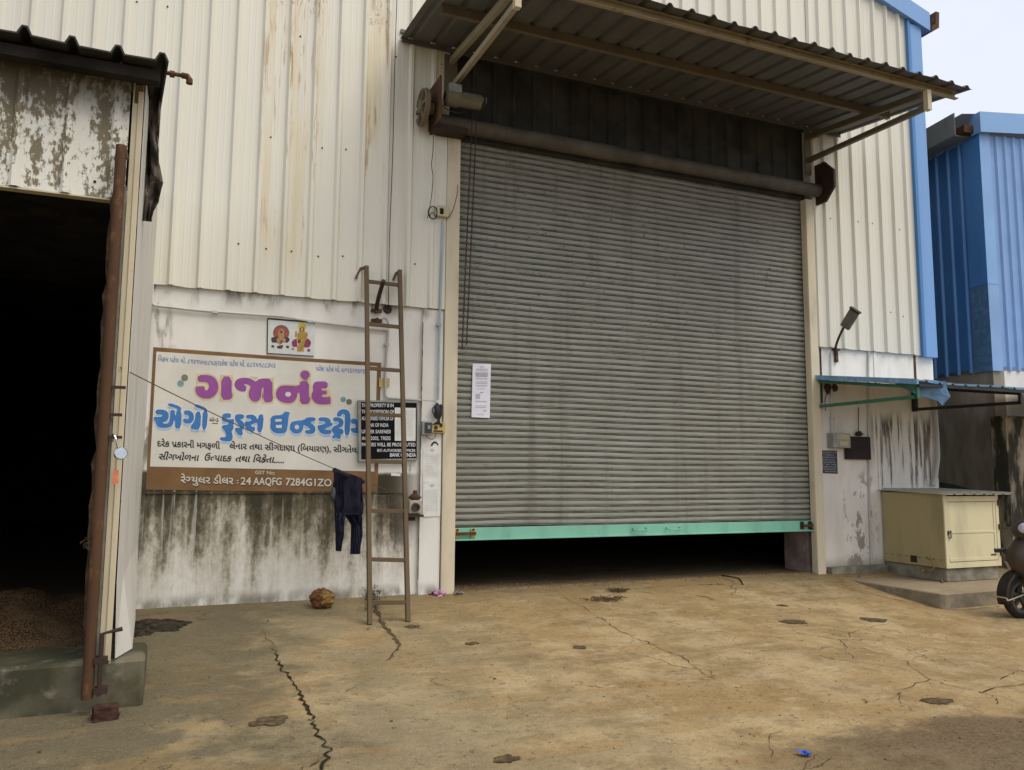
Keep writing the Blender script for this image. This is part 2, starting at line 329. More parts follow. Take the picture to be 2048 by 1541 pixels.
    def build(s, name, mats, parent=None, smooth=False, bevel=0, **kw):
        me = bpy.data.meshes.new(name); me.from_pydata(s.v, [], s.f)
        for m in (mats if isinstance(mats, (list, tuple)) else [mats]): me.materials.append(m)
        me.polygons.foreach_set('material_index', s.mi)
        bm = bmesh.new(); bm.from_mesh(me); bmesh.ops.recalc_face_normals(bm, faces=bm.faces)
        if bevel:
            es = [e for e in bm.edges if len(e.link_faces) == 2 and e.calc_face_angle(0) > .6]
            bmesh.ops.bevel(bm, geom=es, offset=bevel, segments=1, affect='EDGES', clamp_overlap=True)
        bm.to_mesh(me); bm.free()
        if smooth:
            me.polygons.foreach_set('use_smooth', [True]*len(me.polygons))
            try: me.set_sharp_from_angle(angle=radians(40))
            except Exception: pass
        o = bpy.data.objects.new(name, me); col.objects.link(o)
        if parent is not None:
            o.parent = parent; w_ = parent; off = Vector((0, 0, 0))
            while w_ is not None: off += w_.location; w_ = w_.parent
            o.location = -off
        for a, b in kw.items(): o[a] = b
        return o
def thing(name, label, cat, loc=(0, 0, 0), group=None):
    o = bpy.data.objects.new(name, None); col.objects.link(o); o.location = loc; o.empty_display_size = .2
    o['label'] = label; o['category'] = cat
    if group: o['group'] = group
    return o
def tag(o, label, cat, group=None):
    o['label'] = label; o['category'] = cat
    if group: o['group'] = group
    return o
def bez(pts, n=6):                              # Catmull-Rom through the points
    pts = [Vector(p) for p in pts]; q = [pts[0]*2-pts[1]]+pts+[pts[-1]*2-pts[-2]]; out = []
    for i in range(1, len(q)-2):
        for j in range(n):
            t = j/n; a, b, c_, d = q[i-1], q[i], q[i+1], q[i+2]
            out.append(.5*((2*b)+(c_-a)*t+(2*a-5*b+4*c_-d)*t*t+(3*b-a-3*c_+d)*t**3))
    return out+[pts[-1]]

# lettering: text outline mesh laid on a plane between two points
_tc = {}
def text_tris(body, bold=0.0):
    key = (body, bold)
    if key in _tc: return _tc[key]
    c_ = bpy.data.curves.new('lettering', 'FONT'); c_.body = body; c_.size = 1; c_.offset = bold; c_.resolution_u = 3
    o = bpy.data.objects.new('lettering', c_); col.objects.link(o)
    dg = bpy.context.evaluated_depsgraph_get(); me = o.evaluated_get(dg).to_mesh()
    r = ([Vector((v.co.x, v.co.y)) for v in me.vertices], [tuple(p.vertices) for p in me.polygons])
    o.evaluated_get(dg).to_mesh_clear(); bpy.data.objects.remove(o); bpy.data.curves.remove(c_)
    _tc[key] = r; return r
def run(body, bold):                            # '+' after a consonant: half form, '~': with the r stroke below
    vs, fs, x = [], [], 0.0
    parts, cur = [], ''
    for ch in body:
        if ch in '+~': parts.append((cur[:-1], '')); parts.append((cur[-1], ch)); cur = ''
        else: cur += ch
    parts.append((cur, ''))
    for t, mode in parts:
        if not t: continue
        v, f = text_tris(t, bold); e, _ = text_tris(t+'|', bold); b, _ = text_tris('|', bold)
        adv = max(p.x for p in e)-max(p.x for p in b)
        o = len(vs)
        if mode == '+':
            cut = max(p.x for p in v)*.74
            f = [q for q in f if sum(v[i].x for i in q)/len(q) < cut]; v = [Vector((min(p.x, cut), p.y)) for p in v]; adv = cut+.01
        vs += [Vector((p.x+x, p.y)) for p in v]; fs += [tuple(i+o for i in q) for q in f]
        if mode == '~':
            mxx = max(p.x for p in v)+x; o = len(vs); ww = .085+bold*1.5
            vs += [Vector((mxx-.06, .17)), Vector((mxx-.06, .17+ww)), Vector((mxx-.40, -.02+ww*.5)), Vector((mxx-.37, -.10))]; fs.append((o, o+1, o+2, o+3))
        x += adv
    return vs, fs
def put_text(mb, body, a, b, up, bold=0.012, slant=0.0, hscale=None):
    """baseline from a to b; up = vector of the height of a capital"""
    vs, fs = run(body, bold)
    if not vs: return
    x0 = min(p.x for p in vs); x1 = max(p.x for p in vs); a, b, up = Vector(a), Vector(b), Vector(up)
    d = b-a
    mb._add([a + d*((p.x-x0+slant*p.y)/(x1-x0)) + up*(p.y/.72) for p in vs], fs)
def offset_poly(poly, d):
    n_ = len(poly); ar = sum(poly[i][0]*poly[(i+1) % n_][1]-poly[(i+1) % n_][0]*poly[i][1] for i in range(n_)); sg = 1 if ar > 0 else -1; out = []
    for i in range(n_):
        p0, p1, p2 = Vector(poly[i-1]), Vector(poly[i]), Vector(poly[(i+1) % n_])
        e1 = (p1-p0).normalized(); e2 = (p2-p1).normalized(); n1 = Vector((e1.y, -e1.x))*sg; n2 = Vector((e2.y, -e2.x))*sg
        m = n1+n2; m = m.normalized() if m.length > .1 else n1; out.append(tuple(p1+m*d/max(.5, m.dot(n1))))
    return out
def smooth_poly(poly, it=1):
    for _ in range(it):
        o = []
        for i in range(len(poly)):
            a, b = poly[i], poly[(i+1) % len(poly)]
            l = math.hypot(b[0]-a[0], b[1]-a[1]); t = min(.25, 9/l if l else .25)
            o += [(a[0]+(b[0]-a[0])*t, a[1]+(b[1]-a[1])*t), (b[0]-(b[0]-a[0])*t, b[1]-(b[1]-a[1])*t)]
        poly = o
    return poly
#---BUILD---
# ================================================================== SETTING: ground
def axis(lo, hi, step_, far):
    v = []; x = lo
    while x <= hi+1e-6: v.append(x); x += step_
    return [-f for f in reversed(far) if -f < lo] + v + [f for f in far if f > hi]
gxs = axis(-6, 9.5, .125, [12, 20, 45, 120, 400]); gys = axis(-9, 0.0, .125, [.12, .3, 2, 8, 20, 60, 400])
gys = [-400, -120, -40, -20, -12]+[y for y in gys if y >= -9]
MB().grid([[(x, y, gz(x, y)) for x in gxs] for y in gys]).build('ground', GROUND, smooth=True, kind='structure')
gobj = bpy.data.objects['ground']
def ribbon(pts, w0, w1, seed, jag=.02, lift=.006, n=5):
    rnd = random.Random(seed); q = []
    for i in range(len(pts)-1):
        for j in range(n): q.append(pts[i]+(pts[i+1]-pts[i])*(j/n))
    q.append(pts[-1]); m = MB(); rows = []
    for i, p in enumerate(q):
        d = q[min(i+1, len(q)-1)]-q[max(i-1, 0)]; d.z = 0; s_ = Vector((d.y, -d.x, 0)).normalized()
        t = i/(len(q)-1); w_ = (w0+(w1-w0)*t)*rnd.uniform(.15, 1.1); c_ = p+s_*rnd.uniform(-jag, jag)
        rows.append([(a.x, a.y, gz(a.x, a.y)+lift) for a in (c_-s_*w_*.5, c_, c_+s_*w_*.5)])
    return m.grid(rows)
def crack(px, w0=.012, w1=.008, seed=1, jag=.02):
    ribbon([G(*p) for p in px], w0, w1, seed, jag).build('crack', CRACK, gobj)
crack([(552,1308),(556,1330),(575,1352),(590,1375),(605,1400),(620,1425),(628,1440)], .020, .026, 1)
crack([(622,1440),(632,1462),(645,1485),(658,1503),(648,1541)], .016, .022, 2)
crack([(658,1503),(628,1530),(600,1541)], .010, .006, 3)
crack([(520,1262),(545,1290),(552,1308)], .004, .007, 4)
crack([(1130,1195),(1165,1215),(1200,1237),(1222,1250),(1250,1268),(1275,1280),(1300,1288)], .006, .012, 5)
crack([(1300,1288),(1330,1302),(1370,1318),(1400,1345),(1432,1360)], .010, .005, 6)
crack([(1640,1302),(1690,1285),(1702,1268),(1745,1255),(1780,1248)], .006, .006, 7)
crack([(1690,1285),(1750,1307),(1812,1325),(1860,1360),(1900,1372),(1960,1385),(2048,1368)], .006, .012, 8)
crack([(1812,1325),(1850,1312),(1950,1308)], .006, .004, 9)
crack([(1860,1360),(1795,1384),(1800,1400),(1820,1422)], .008, .004, 10)
crack([(2000,1360),(2030,1345),(2048,1343)], .008, .006, 11)
crack([(1730,1408),(1760,1398)], .008, .004, 12)
crack([(1540,1515),(1545,1470),(1580,1458)], .006, .003, 13)
crack([(1885,1219),(1925,1222),(1975,1216),(2000,1214)], .014, .012, 14, .01)
crack([(1650,1172),(1720,1185),(1800,1202),(1885,1219)], .008, .012, 15, .01)
crack([(400,1304),(470,1304),(550,1306),(640,1300),(740,1292)], .004, .003, 16, .01)
crack([(910,1208),(1020,1196),(1180,1188),(1330,1174),(1480,1168),(1640,1165)], .005, .004, 17, .006)
crack([(1180,1324),(1215,1327)], .010, .004, 18)
crack([(690,1385),(730,1365)], .008, .003, 19, .006)
crack([(1960,1385),(1990,1395),(1995,1410)], .012, .006, 20)
def dark_patch(px, py, rx, ry, seed, m=PATCH, name='dark_patch'):
    c_ = G(px, py); rnd = random.Random(seed); pts = []
    for j in range(48):
        a = 2*pi*j/48; r_ = 1+.5*noise.noise(Vector((cos(a)*1.3+seed, sin(a)*1.3, seed*2.0)))+.30*noise.noise(Vector((cos(a)*5+seed, sin(a)*5, seed*2.0))); x, y = c_.x+rx*cos(a)*r_, c_.y+ry*sin(a)*r_
        pts.append((x, y, gz(x, y)+.005))
    MB().flat([pts]).build(name, m, gobj)  # flat dark patch marking a shallow dent in the yard
dark_patch(540,1443,.10,.09,1); dark_patch(1587,1245,.16,.09,2); dark_patch(1748,1241,.15,.09,3); dark_patch(1160,1296,.06,.05,5); dark_patch(826,1254,.07,.05,6); dark_patch(1875,1403,.11,.07,7)
dark_patch(945,1288,.06,.04,8); dark_patch(1010,1520,.07,.05,9); dark_patch(1565,1212,.07,.04,10)

# ================================================================== corrugated sheet helper
def sheet(mb, xs, ribs, z0, ztop, y0, h=.034, wb=.036, wt=.014, stiff=True):
    """vertical ribbed sheet facing -y from xs[0] to xs[1]; ztop may be a function of x"""
    zt = ztop if callable(ztop) else (lambda x: ztop)
    pts = [(xs[0], 0)]
    for i, r in enumerate(ribs):
        pts += [(r-wb, 0), (r-wt, h), (r+wt, h), (r+wb, 0)]
        if stiff and i+1 < len(ribs):
            g = ribs[i+1]-r
            for q in (.38, .62): pts += [(r+g*q-.010, 0), (r+g*q, .0018), (r+g*q+.010, 0)]
    pts.append((xs[1], 0)); pts = [p for p in pts if xs[0]-1e-6 <= p[0] <= xs[1]+1e-6]; pts.sort(key=lambda p: p[0])
    rows = []
    for i in range(7):
        t = i/6; rows.append([(x, y0-d-.004*noise.noise(Vector((x*1.5, t*3, z0))), z0+(zt(x)-z0)*t + (.012*noise.noise(Vector((x*5, z0, 2))) if i == 0 else 0)) for x, d in pts])
    mb.grid(rows)
def screws(mb, pts, y): 
    for x, z in pts: mb.lathe((x, y, z), (0, -1, 0), [(0, .009), (.004, .009), (.006, .005), (.006, 0)], 7)

# ================================================================== WAREHOUSE
WH = thing('warehouse', 'tall cream ribbed metal warehouse on a white plaster base, blue trim at its corner', 'warehouse', (2, 0, 0))
zt = lambda x: 7.95+.28*(7.16-x)
ribsA = [-6.47+.2565*i for i in range(25)]; ribsA = [r for r in ribsA if r < -.2]
ribsR = [5.04, 5.25, 5.5, 5.76, 6.02, 6.28, 6.53, 6.78]
ribsC = [-.06+.2535*i for i in range(20)]
m = MB(); sheet(m, (-7, -.13), ribsA, 3.0, zt, -.035)
m.cur = 1; sc_pts = []
rs = random.Random(3)
for r in ribsA:
    for z in (3.45, 4.62, 5.75, 6.9):
        if rs.random() < .42: sc_pts.append((r+.085+rs.uniform(-.01, .01), z+rs.uniform(-.03, .03)))
screws(m, sc_pts, -.036); m.build('wall_cladding', [CLAD, RUSTD], WH)
m = MB(); sheet(m, (-.13, 5.03), ribsC, 5.96, zt, -.03, stiff=False); m.build('wall_cladding', CLAD, WH)
m = MB(); sheet(m, (-.13, 5.02), ribsC, 4.95, 5.99, .10, stiff=False); m.build('recessed_panel', DKSHEET, WH)
m = MB(); m.box((-.15, -.028, 5.96), (5.03, .12, 5.99)); m.build('head_flashing', DKSHEET, WH)
m = MB(); m.box((5.02, -.03, 4.9), (5.03, .3, 5.96)); m.build('panel_return', CLAD, WH)
m = MB(); m.box((-.14, -.03, 4.9), (-.13, .3, 5.96)); m.build('panel_return', CLAD, WH)
m = MB(); sheet(m, (5.03, 6.93), ribsR, 2.95, zt, -.035); m.cur = 1
screws(m, [(r+.1+rs.uniform(-.01, .01), z+rs.uniform(-.03, .03)) for r in ribsR[:-1] for z in (3.5, 4.75, 6.1, 7.1) if rs.random() < .6], -.036)
m.build('wall_cladding', [CLAD, RUSTD], WH)
# narrow sheet strip beside the left jamb
m = MB(); m.box((-.30, -.052, 3.0), (-.155, -.047, 5.2)); m.build('flashing_strip', CLAD, WH)
m = MB(); m.box((-3.03, 0, -.4), (-.14, .25, 3.06)); m.build('plaster_wall', PL_L, WH)
m = MB(); m.box((-.385, -.035, -.3), (-.16, 0, 2.99)); m.build('plaster_pilaster', PL_L, WH)
m = MB(); m.box((5.06, 0, -.5), (7.2, .25, 3.0)); m.build('plaster_wall', PL_R, WH)
m = MB(); m.box((6.06, -.012, 1.02), (6.10, 0, 2.95)); m.build('wall_joint', PL_R, WH)
m = MB(); m.box((5.10, -.006, 2.2), (5.13, -.001, 2.94)); m.build('wall_joint', RUSTD, WH)
m = MB(); m.box((6.82, -.008, 2.2), (6.86, -.001, 2.94)); m.build('wall_joint', RUST, WH)
m = MB(); m.box((5.1, -.09, -.35), (6.08, -.001, .07)); m.build('base_course', CONC, WH)
# reveals beside the opening
m = MB(); m.box((4.90, .12, -.1), (5.3, .55, 5.2)); m.build('door_reveal', INNER, WH)
m = MB(); m.box((-.4, .26, -.1), (-.02, .55, 5.2)); m.build('door_reveal', INNER, WH)
# blue corner trim, rake trim, gutter end
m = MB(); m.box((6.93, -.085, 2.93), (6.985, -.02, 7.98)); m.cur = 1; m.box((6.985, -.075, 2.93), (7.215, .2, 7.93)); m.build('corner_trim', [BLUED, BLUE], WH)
m = MB(); xa = -7
m.prism([(xa, -.12, zt(xa)-.02), (7.36, -.12, zt(7.36)-.02), (7.36, -.12, zt(7.36)+.27), (xa, -.12, zt(xa)+.27)], (0, .16, 0)); m.build('rake_trim', BLUE, WH)
m = MB()
for a in (0,): m.prism([(7.36, -.14, 7.86), (7.52, -.14, 7.95), (7.54, -.14, 8.2), (7.47, -.14, 8.2), (7.45, -.14, 8.0), (7.37, -.14, 7.95)], (0, 9, 0))
m.build('gutter', RUST, WH)
# shell: roof, far walls, inner darkness
m = MB(); m.prism([(xa, .05, zt(xa)), (7.36, .05, zt(7.36)), (7.36, .05, zt(7.36)+.06), (xa, .05, zt(xa)+.06)], (0, 14, 0)); m.build('roof', BLUE, WH)
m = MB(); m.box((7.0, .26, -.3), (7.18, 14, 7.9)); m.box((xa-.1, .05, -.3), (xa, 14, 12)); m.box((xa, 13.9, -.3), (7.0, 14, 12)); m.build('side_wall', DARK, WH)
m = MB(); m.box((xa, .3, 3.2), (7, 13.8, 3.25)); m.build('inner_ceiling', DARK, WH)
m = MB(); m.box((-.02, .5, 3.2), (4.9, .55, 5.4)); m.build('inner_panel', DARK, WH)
# dark seam beside the pilaster
m = MB(); m.grid([[(-.392+.006*noise.noise(Vector((0, i*.7, 1))), -.0358, .15+i*.055), (-.384+.007*noise.noise(Vector((4, i*.9, 1))), -.0358, .15+i*.055)] for i in range(50)]); m.build('wall_seam', PATCH, WH)

# ================================================================== ROLLER SHUTTER
SH = thing('roller_shutter', 'large grey steel roller shutter stopped a little above the ground, mint green bottom bar', 'shutter', (2.45, 0, 0))
zb0, zb1, ztop_ = .535, .665, 5.1
nl = 64; pitch = (ztop_-zb1)/nl; prof = []
for i in range(nl):
    z = zb1+i*pitch
    prof += [(z, .075, 1), (z+.005, .062, 1), (z+.013, .062, 1), (z+.018, .075, 1), (z+.0181, .077, 0), (z+.0215, .062, 0), (z+pitch*.55, .059, 0), (z+pitch-.0042, .062, 0), (z+pitch-.0008, .076, 0)]
rows = []; xsx = [-.03+i*(4.96/30) for i in range(31)]
for z, y, kk in prof:
    rows.append([(x, y+.016*noise.noise(Vector((x*.8, z*1.2, 0)))+.006*noise.noise(Vector((x*2.2, z*4, 8)))+.002*noise.noise(Vector((x*3, z*30, 5))), z+.014*noise.noise(Vector((x*.5, z*.7, 4)))+.004*noise.noise(Vector((x*1.6, z*2.5, 14)))) for x in xsx])
m = MB(); m.grid(rows); nx_ = len(xsx)-1
for i in range(len(rows)-1):
    if prof[i][2] and prof[i+1][2]:
        for j in range(nx_): m.mi[i*nx_+j] = 1
cu = m.build('curtain', [SLAT, SLATG], SH)
m = MB(); m.box((-.02, .02, zb0), (4.93, .035, zb1)); m.box((-.02, -.01, zb0-.004), (4.93, .055, zb0+.012)); bar = m.build('bottom_bar', GREENP, SH, bevel=.003)
for px in (1280, 1347):
    a = P(px-12, 1055, 0); b = P(px+13, 1054, 0); m = MB(); m.tube(bez([(a.x, .02, .625), (a.x+.004, -.035, .60), (b.x-.004, -.035, .60), (b.x, .02, .625)], 5), .008, 7); m.build('handle', GREENP, bar, True)
for xa_, xb_, mt in ((.02, .25, YEL), (4.70, 4.88, RUSTD)):
    m = MB(); m.box((xa_, .0, .56), (xa_+.05, .02, .655)); m.box((xb_-.05, .0, .56), (xb_, .02, .655)); m.cur = 1; m.beam((xa_+.01, -.012, .605), (xb_+.0, -.012, .605), .022, .03)
    m.lathe((xa_+.025, 0, .645), (0, -1, 0), [(0, .014), (.012, .012), (.013, 0)], 8); m.lathe((xb_-.025, 0, .645), (0, -1, 0), [(0, .014), (.012, .012), (.013, 0)], 8)
    m.build('latch', [mt, RUST], bar)
m = MB(); m.beam((4.85, .01, .555), (5.0, .01, .545), .02, .022); m.build('lock_bolt', RUSTD, SH)
m = MB(); m.box((-.15, -.06, -.02), (0, -.045, 5.0)); m.box((-.15, -.045, -.02), (-.135, .1, 5.0)); m.box((-.015, -.045, -.02), (0, .045, 5.0)); m.build('guide_rail', CREAMC, SH, bevel=.004)
m = MB(); m.box((4.90, -.06, -.02), (5.035, -.045, 4.95)); m.box((4.90, -.045, -.02), (4.912, .045, 4.95)); m.box((5.02, -.045, -.02), (5.035, .05, 4.95)); m.build('guide_rail', CREAMC, SH, bevel=.004)
m = MB(); TY, TZ, TR = -.10, 5.07, .088
m.lathe((-.3, TY, TZ), (1, 0, 0), [(0, 0), (0, TR), (2.3, TR+.004), (2.305, TR-.004), (5.38, TR), (5.38, 0)], 24); m.build('shutter_barrel', plain('barrel_steel', (.095, .082, .06), .7, .1, .35, 3), SH, True)
m = MB(); m.box((.0, .0, 4.965), (4.9, .05, 5.02)); m.build('barrel_lip', DKSHEET, SH)
oc = [(cos(2*pi*(j+.5)/8)*.30, sin(2*pi*(j+.5)/8)*.30) for j in range(8)]
m = MB(); m.prism([(5.10, max(-.4, -.09+a), 5.17+b) for a, b in oc], (.035, 0, 0)); m.build('end_plate', RUSTD, SH)

# motor unit on the left
MO = thing('shutter_motor', 'rusty shutter motor with gear disc on a bracket plate under the left canopy arm', 'motor', (-.3, -.2, 5.0))
e0 = X(881, 150, -.37); e1 = X(881, 238, -.37)
m = MB(); m.prism([(-.37, -.01, 4.97), (-.37, e1.y, e1.z), (-.37, e0.y, e0.z), (-.37, -.01, 5.44)], (.014, 0, 0)); m.build('bracket_plate', RUST, MO)
m = MB(); gy, gz_ = -.20, P(846, 215, -.2).z; gx = P(851, 215, -.2).x
m.lathe((gx, gy, gz_), (-1, 0, 0), [(0, .05), (0, .20), (.05, .20), (.055, .185), (.03, .17), (.03, .08), (.07, .07), (.07, 0)], 22)
for j in range(6):
    a = j*pi/3; m.beam((gx-.045, gy+.06*cos(a), gz_+.06*sin(a)), (gx-.045, gy+.18*cos(a), gz_+.18*sin(a)), .03, .028, (1, 0, 0))
m.lathe((-.36, gy, gz_), (-1, 0, 0), [(0, .06), (-.36-gx, .06)], 12); m.build('gear_disc', rusty('gear_paint', (.16, .13, .08), .5, 11), MO)
q0 = P(885, 192, e0.y+.08); q1 = P(960, 205, e0.y+.08)
m = MB(); m.lathe((-.296, q0.y, q0.z), (1, 0, 0), [(0, .05), (.02, .095), (.16, .095), (.165, .082), (q1.x+.296, .082), (q1.x+.30, .07), (q1.x+.30, 0)], 18)
for j in range(8): m.box((-.1+.035*j, q0.y-.088, q0.z-.03), (-.092+.035*j, q0.y+.088, q0.z+.03))
m.build('motor_body', rusty('motor_grey', (.17, .15, .10), .4, 10), MO, True)
m = MB(); m.box((-.27, q0.y-.09, q0.z+.03), (-.13, q0.y+.03, q0.z+.12)); m.build('terminal_box', GREYP, MO, bevel=.004)
m = MB(); m.box((-.36, -.24, 4.93), (.02, -.045, 4.99)); m.build('bracket_shelf', RUSTD, MO)
# hand chain
def chain(a, b, sag, r=.0045, step_=.03):
    m = MB(); a, b = Vector(a), Vector(b); n_ = max(4, int((b-a).length/step_))
    for i in range(n_):
        c_ = a+(b-a)*((i+.5)/n_); d = (b-a).normalized(); s_ = Vector((1, 0, 0)) if i % 2 else Vector((0, 1, 0)); L = step_*.62
        m.tube([c_-d*L, c_-d*L*.5+s_*.008, c_+d*L*.5+s_*.008, c_+d*L, c_+d*L*.5-s_*.008, c_-d*L*.5-s_*.008, c_-d*L], r*.8, 4)
    return m
HC = thing('hand_chain', 'thin steel hand chain hanging from the motor in front of the shutter slats', 'chain', (.05, -.15, 2.5))
chain((.03, q0.y+.02, 5.20), P(924, 700, -.13), 0).build('chain_run', RUSTD, HC); chain((.075, q0.y+.0, 5.18), P(933, 690, -.14), 0).build('chain_run', RUSTD, HC)

# ================================================================== CANOPY
CA = thing('canopy', 'sloping grey corrugated sheet canopy on steel arms projecting over the shutter', 'canopy', (2.4, -.1, 5.9))
cx0, cx1, cy1, cz0, cz1 = -.71, 5.56, -2.06, 5.97, 5.72
ribs = [-.60+.2535*i for i in range(25)]; pts = [(cx0, 0)]
for r in ribs: pts += [(r-.04, 0), (r-.014, .034), (r+.014, .034), (r+.04, 0)]
pts.append((cx1, 0)); pts = [p for p in pts if cx0 <= p[0] <= cx1]
m = MB(); m.box((cx0+.01, -.075, cz0-.055), (cx1-.01, -.066, cz0-.004)); m.box((cx0, -.064, cz0+.06), (cx1, -.02, cz0+.10)); m.build('light_gap_strip', ROOF, CA)  # strips added to block light leaking between canopy and wall
rows = []
for i in range(9):
    t = i/8; rows.append([(x, -.04+(cy1+.04)*t - (.018*noise.noise(Vector((x*1.7, 0, 1))) if i == 8 else 0), cz0+(cz1-cz0)*t+d+.010*noise.noise(Vector((x*.9, t*2.5, 7)))+(.014*noise.noise(Vector((x*2.1, 3, 1))) if i == 8 else 0)) for x, d in pts])
m = MB(); m.grid(rows); o = m.build('roof_sheet', ROOF, CA)
md = o.modifiers.new('thickness', 'SOLIDIFY'); md.thickness = .003
sl_ = lambda y: cz0+(cz1-cz0)*(y+.04)/(cy1+.04)
m = MB(); m.chan((-.55, -1.03, sl_(-1.03)-.055), (5.38, -1.03, sl_(-1.03)-.055), .05, .09); m.build('purlin', PURLIN, CA)
m = MB(); m.chan((-.55, -1.90, sl_(-1.90)-.05), (5.50, -1.90, sl_(-1.90)-.05), .05, .085, side=-1); m.build('purlin', rusty('front_purlin', (.36, .30, .19), .6, 7), CA)
LP = rusty('pale_arm', (.34, .30, .21), .4, 7)
for x in (-.12, 4.98):
    m = MB(); m.beam((x, -.04, 5.83), (x, -1.86, sl_(-1.86)-.13), .05, .075); m.build('arm', PURLIN if x > 0 else LP, CA)
    m = MB(); m.beam((x, -.04, 5.50), (x, -1.90, 5.445), .05, .06); m.build('brace', PURLIN if x > 0 else LP, CA)
    m = MB(); m.beam((x, -1.93, 5.40), (x, -1.93, sl_(-1.93)-.10), .06, .06, (0, 1, 0)); m.build('end_post', CREAM, CA)
m = MB(); m.box((-.2, -.05, 5.3), (-.05, -.037, 5.9)); m.build('wall_plate', PURLIN, CA)
m = MB(); m.box((4.93, -.05, 5.3), (5.03, -.037, 5.95)); m.build('wall_plate', PURLIN, CA)

# ================================================================== SHED (lean-to on the left)
SF = G(100, 1430); SY = SF.y
def S(px, py, dy=0): return P(px, py, SY+dy)
SD = thing('shed', 'dark open lean-to shed with mould stained metal fascia and grey corrugated roof edge', 'shed', (-3.6, SY, gz(-3.6, SY)))
rx1 = S(335, 118, -.25).x; zr = S(0, 60, -.25).z
zp = S(165, 1325).z; sx1 = S(262, 1305).x; XL = -7.0
# roof sheet
pts = [(XL, 0)]; r = S(335, 118, -.25).x-.03; rl = []
while r > XL+.1: rl.append(r); r -= .245
for r in reversed(rl): pts += [(r-.04, 0), (r-.016, .05), (r+.016, .05), (r+.04, 0)]
rows = []
for i in range(5):
    t = i/4; y = SY-.28+(.25-SY)*t; rows.append([(x-(.22*t if x > -3.3 else 0), min(y, -.07), zr-.015+t*.10+d+.012*noise.noise(Vector((x*2, t*3, 5)))) for x, d in pts])
m = MB(); m.grid(rows); o = m.build('roof_sheet', plain('shed_roof', (.032, .028, .022), .8, 0, .4, 5), SD); o.modifiers.new('thickness', 'SOLIDIFY').thickness = .012
m = MB(); m.beam((XL, SY-.14, zr-.075), (rx1-.04, SY-.14, zr-.075), .09, .07); m.build('eave_beam', DARK, SD)
fb = S(0, 372).z; fx1 = S(236, 380).x
m = MB(); rr = []; x = S(135, 330).x
while x > XL: rr.append(x); x -= .27
rr = sorted(rr); sheet(m, (XL, fx1+.04), rr+[fx1-.03], fb, zr-.02, SY-.01, .026, .035, .014, False); m.cur = 1
screws(m, [(S(20, 343).x, S(20, 343).z), (S(190, 365).x, S(190, 365).z)], SY-.012); m.build('fascia_cladding', [DIRTY, RUSTD], SD)
m = MB(); a = S(215, 402); m.box((XL, SY-.02, a.z-.0), (a.x+.06, SY+.05, fb-.002)); m.build('lintel', CREAM, SD)
# post
p0x, p1x = S(241, 600).x, S(264, 600).x
m = MB(); m.chan(((p0x+p1x)/2, SY+.03, zp-.02), ((p0x+p1x)/2, SY+.03, zr-.05), .06, (p1x-p0x), .01, up=(1, 0, 0)); m.box((p0x, SY-.004, zp-.02), (p0x+.004+(p1x-p0x)*.45, SY+.0, zr-.2)); m.box((p0x+(p1x-p0x)*.5, SY-.012, zp+.0), (p1x, SY-.001, zr-.12)); m.build('post', CREAM, SD, bevel=.003)
m = MB(); sq = S(267, 148); m.beam((sq.x-.03, SY-.12, sq.z), (sq.x-.03, SY+.2, sq.z), .075, .075); m.cur = 1; m.box((sq.x-.058, SY-.124, sq.z-.028), (sq.x-.002, SY-.119, sq.z+.028)); m.build('box_beam', [CREAM, DARK], SD)
# side wall flashing: white sheet from the post back to the warehouse, flared foot
rows = []
for i in range(9):
    t = i/8; z = zp+.01+(zr-.06-zp)*t; fl = .07*exp(-t*14)
    rows.append([(p1x+.006+fl*.25, SY-.01, z), (p1x+.012+fl*1.3, SY+.25, z), (-3.045+fl, SY+1.3, z), (-3.032, -.042, z)])
m = MB(); m.grid(rows); o = m.build('side_sheet', rusty('grimy_white_sheet', (.56, .54, .48), .05, 5), SD); o.modifiers.new('thickness', 'SOLIDIFY').thickness = .003
# plinth
m = MB(); pe = S(285, 1412).x; m.box((XL, SY, -.6), (pe, SY+.5, zp)); m.build('plinth', MOSS, SD, bevel=.02)
m = MB(); m.box((XL, SY+.5, -.6), (-3.06, .3, zp-.012)); m.build('shed_floor', HUSK, SD)
# dark surround: back and far side
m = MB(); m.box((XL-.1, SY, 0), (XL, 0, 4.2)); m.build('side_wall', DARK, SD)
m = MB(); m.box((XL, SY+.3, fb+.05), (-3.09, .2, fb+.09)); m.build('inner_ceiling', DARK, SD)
# husk heap on the shed floor
def heap(name, c, rx, ry, h, seed, mat, n_=26, lift=0):
    rows = []
    for i in range(n_):
        r_ = i/(n_-1); row = []
        for j in range(40):
            a = 2*pi*j/40; q = Vector((cos(a)*r_*3, sin(a)*r_*3, seed)); e = 1+.25*noise.noise(Vector((cos(a)*1.5, sin(a)*1.5, seed)))
            x, y = c[0]+rx*r_*e*cos(a), c[1]+ry*r_*e*sin(a)
            row.append((x, y, c[2]+(gz(x, y) if lift else 0)+h*(1-r_*r_)*(1+.5*noise.noise(q*1.5))+.25*h*noise.noise(q*5)*(1-r_*.8)))
        rows.append(row)
    return MB().grid(rows, True).build(name, mat, None, True, kind='stuff')
heap('husk_heap', (-4.0, -.9, zp-.01), 1.0, 1.1, .16, 3, HUSK)

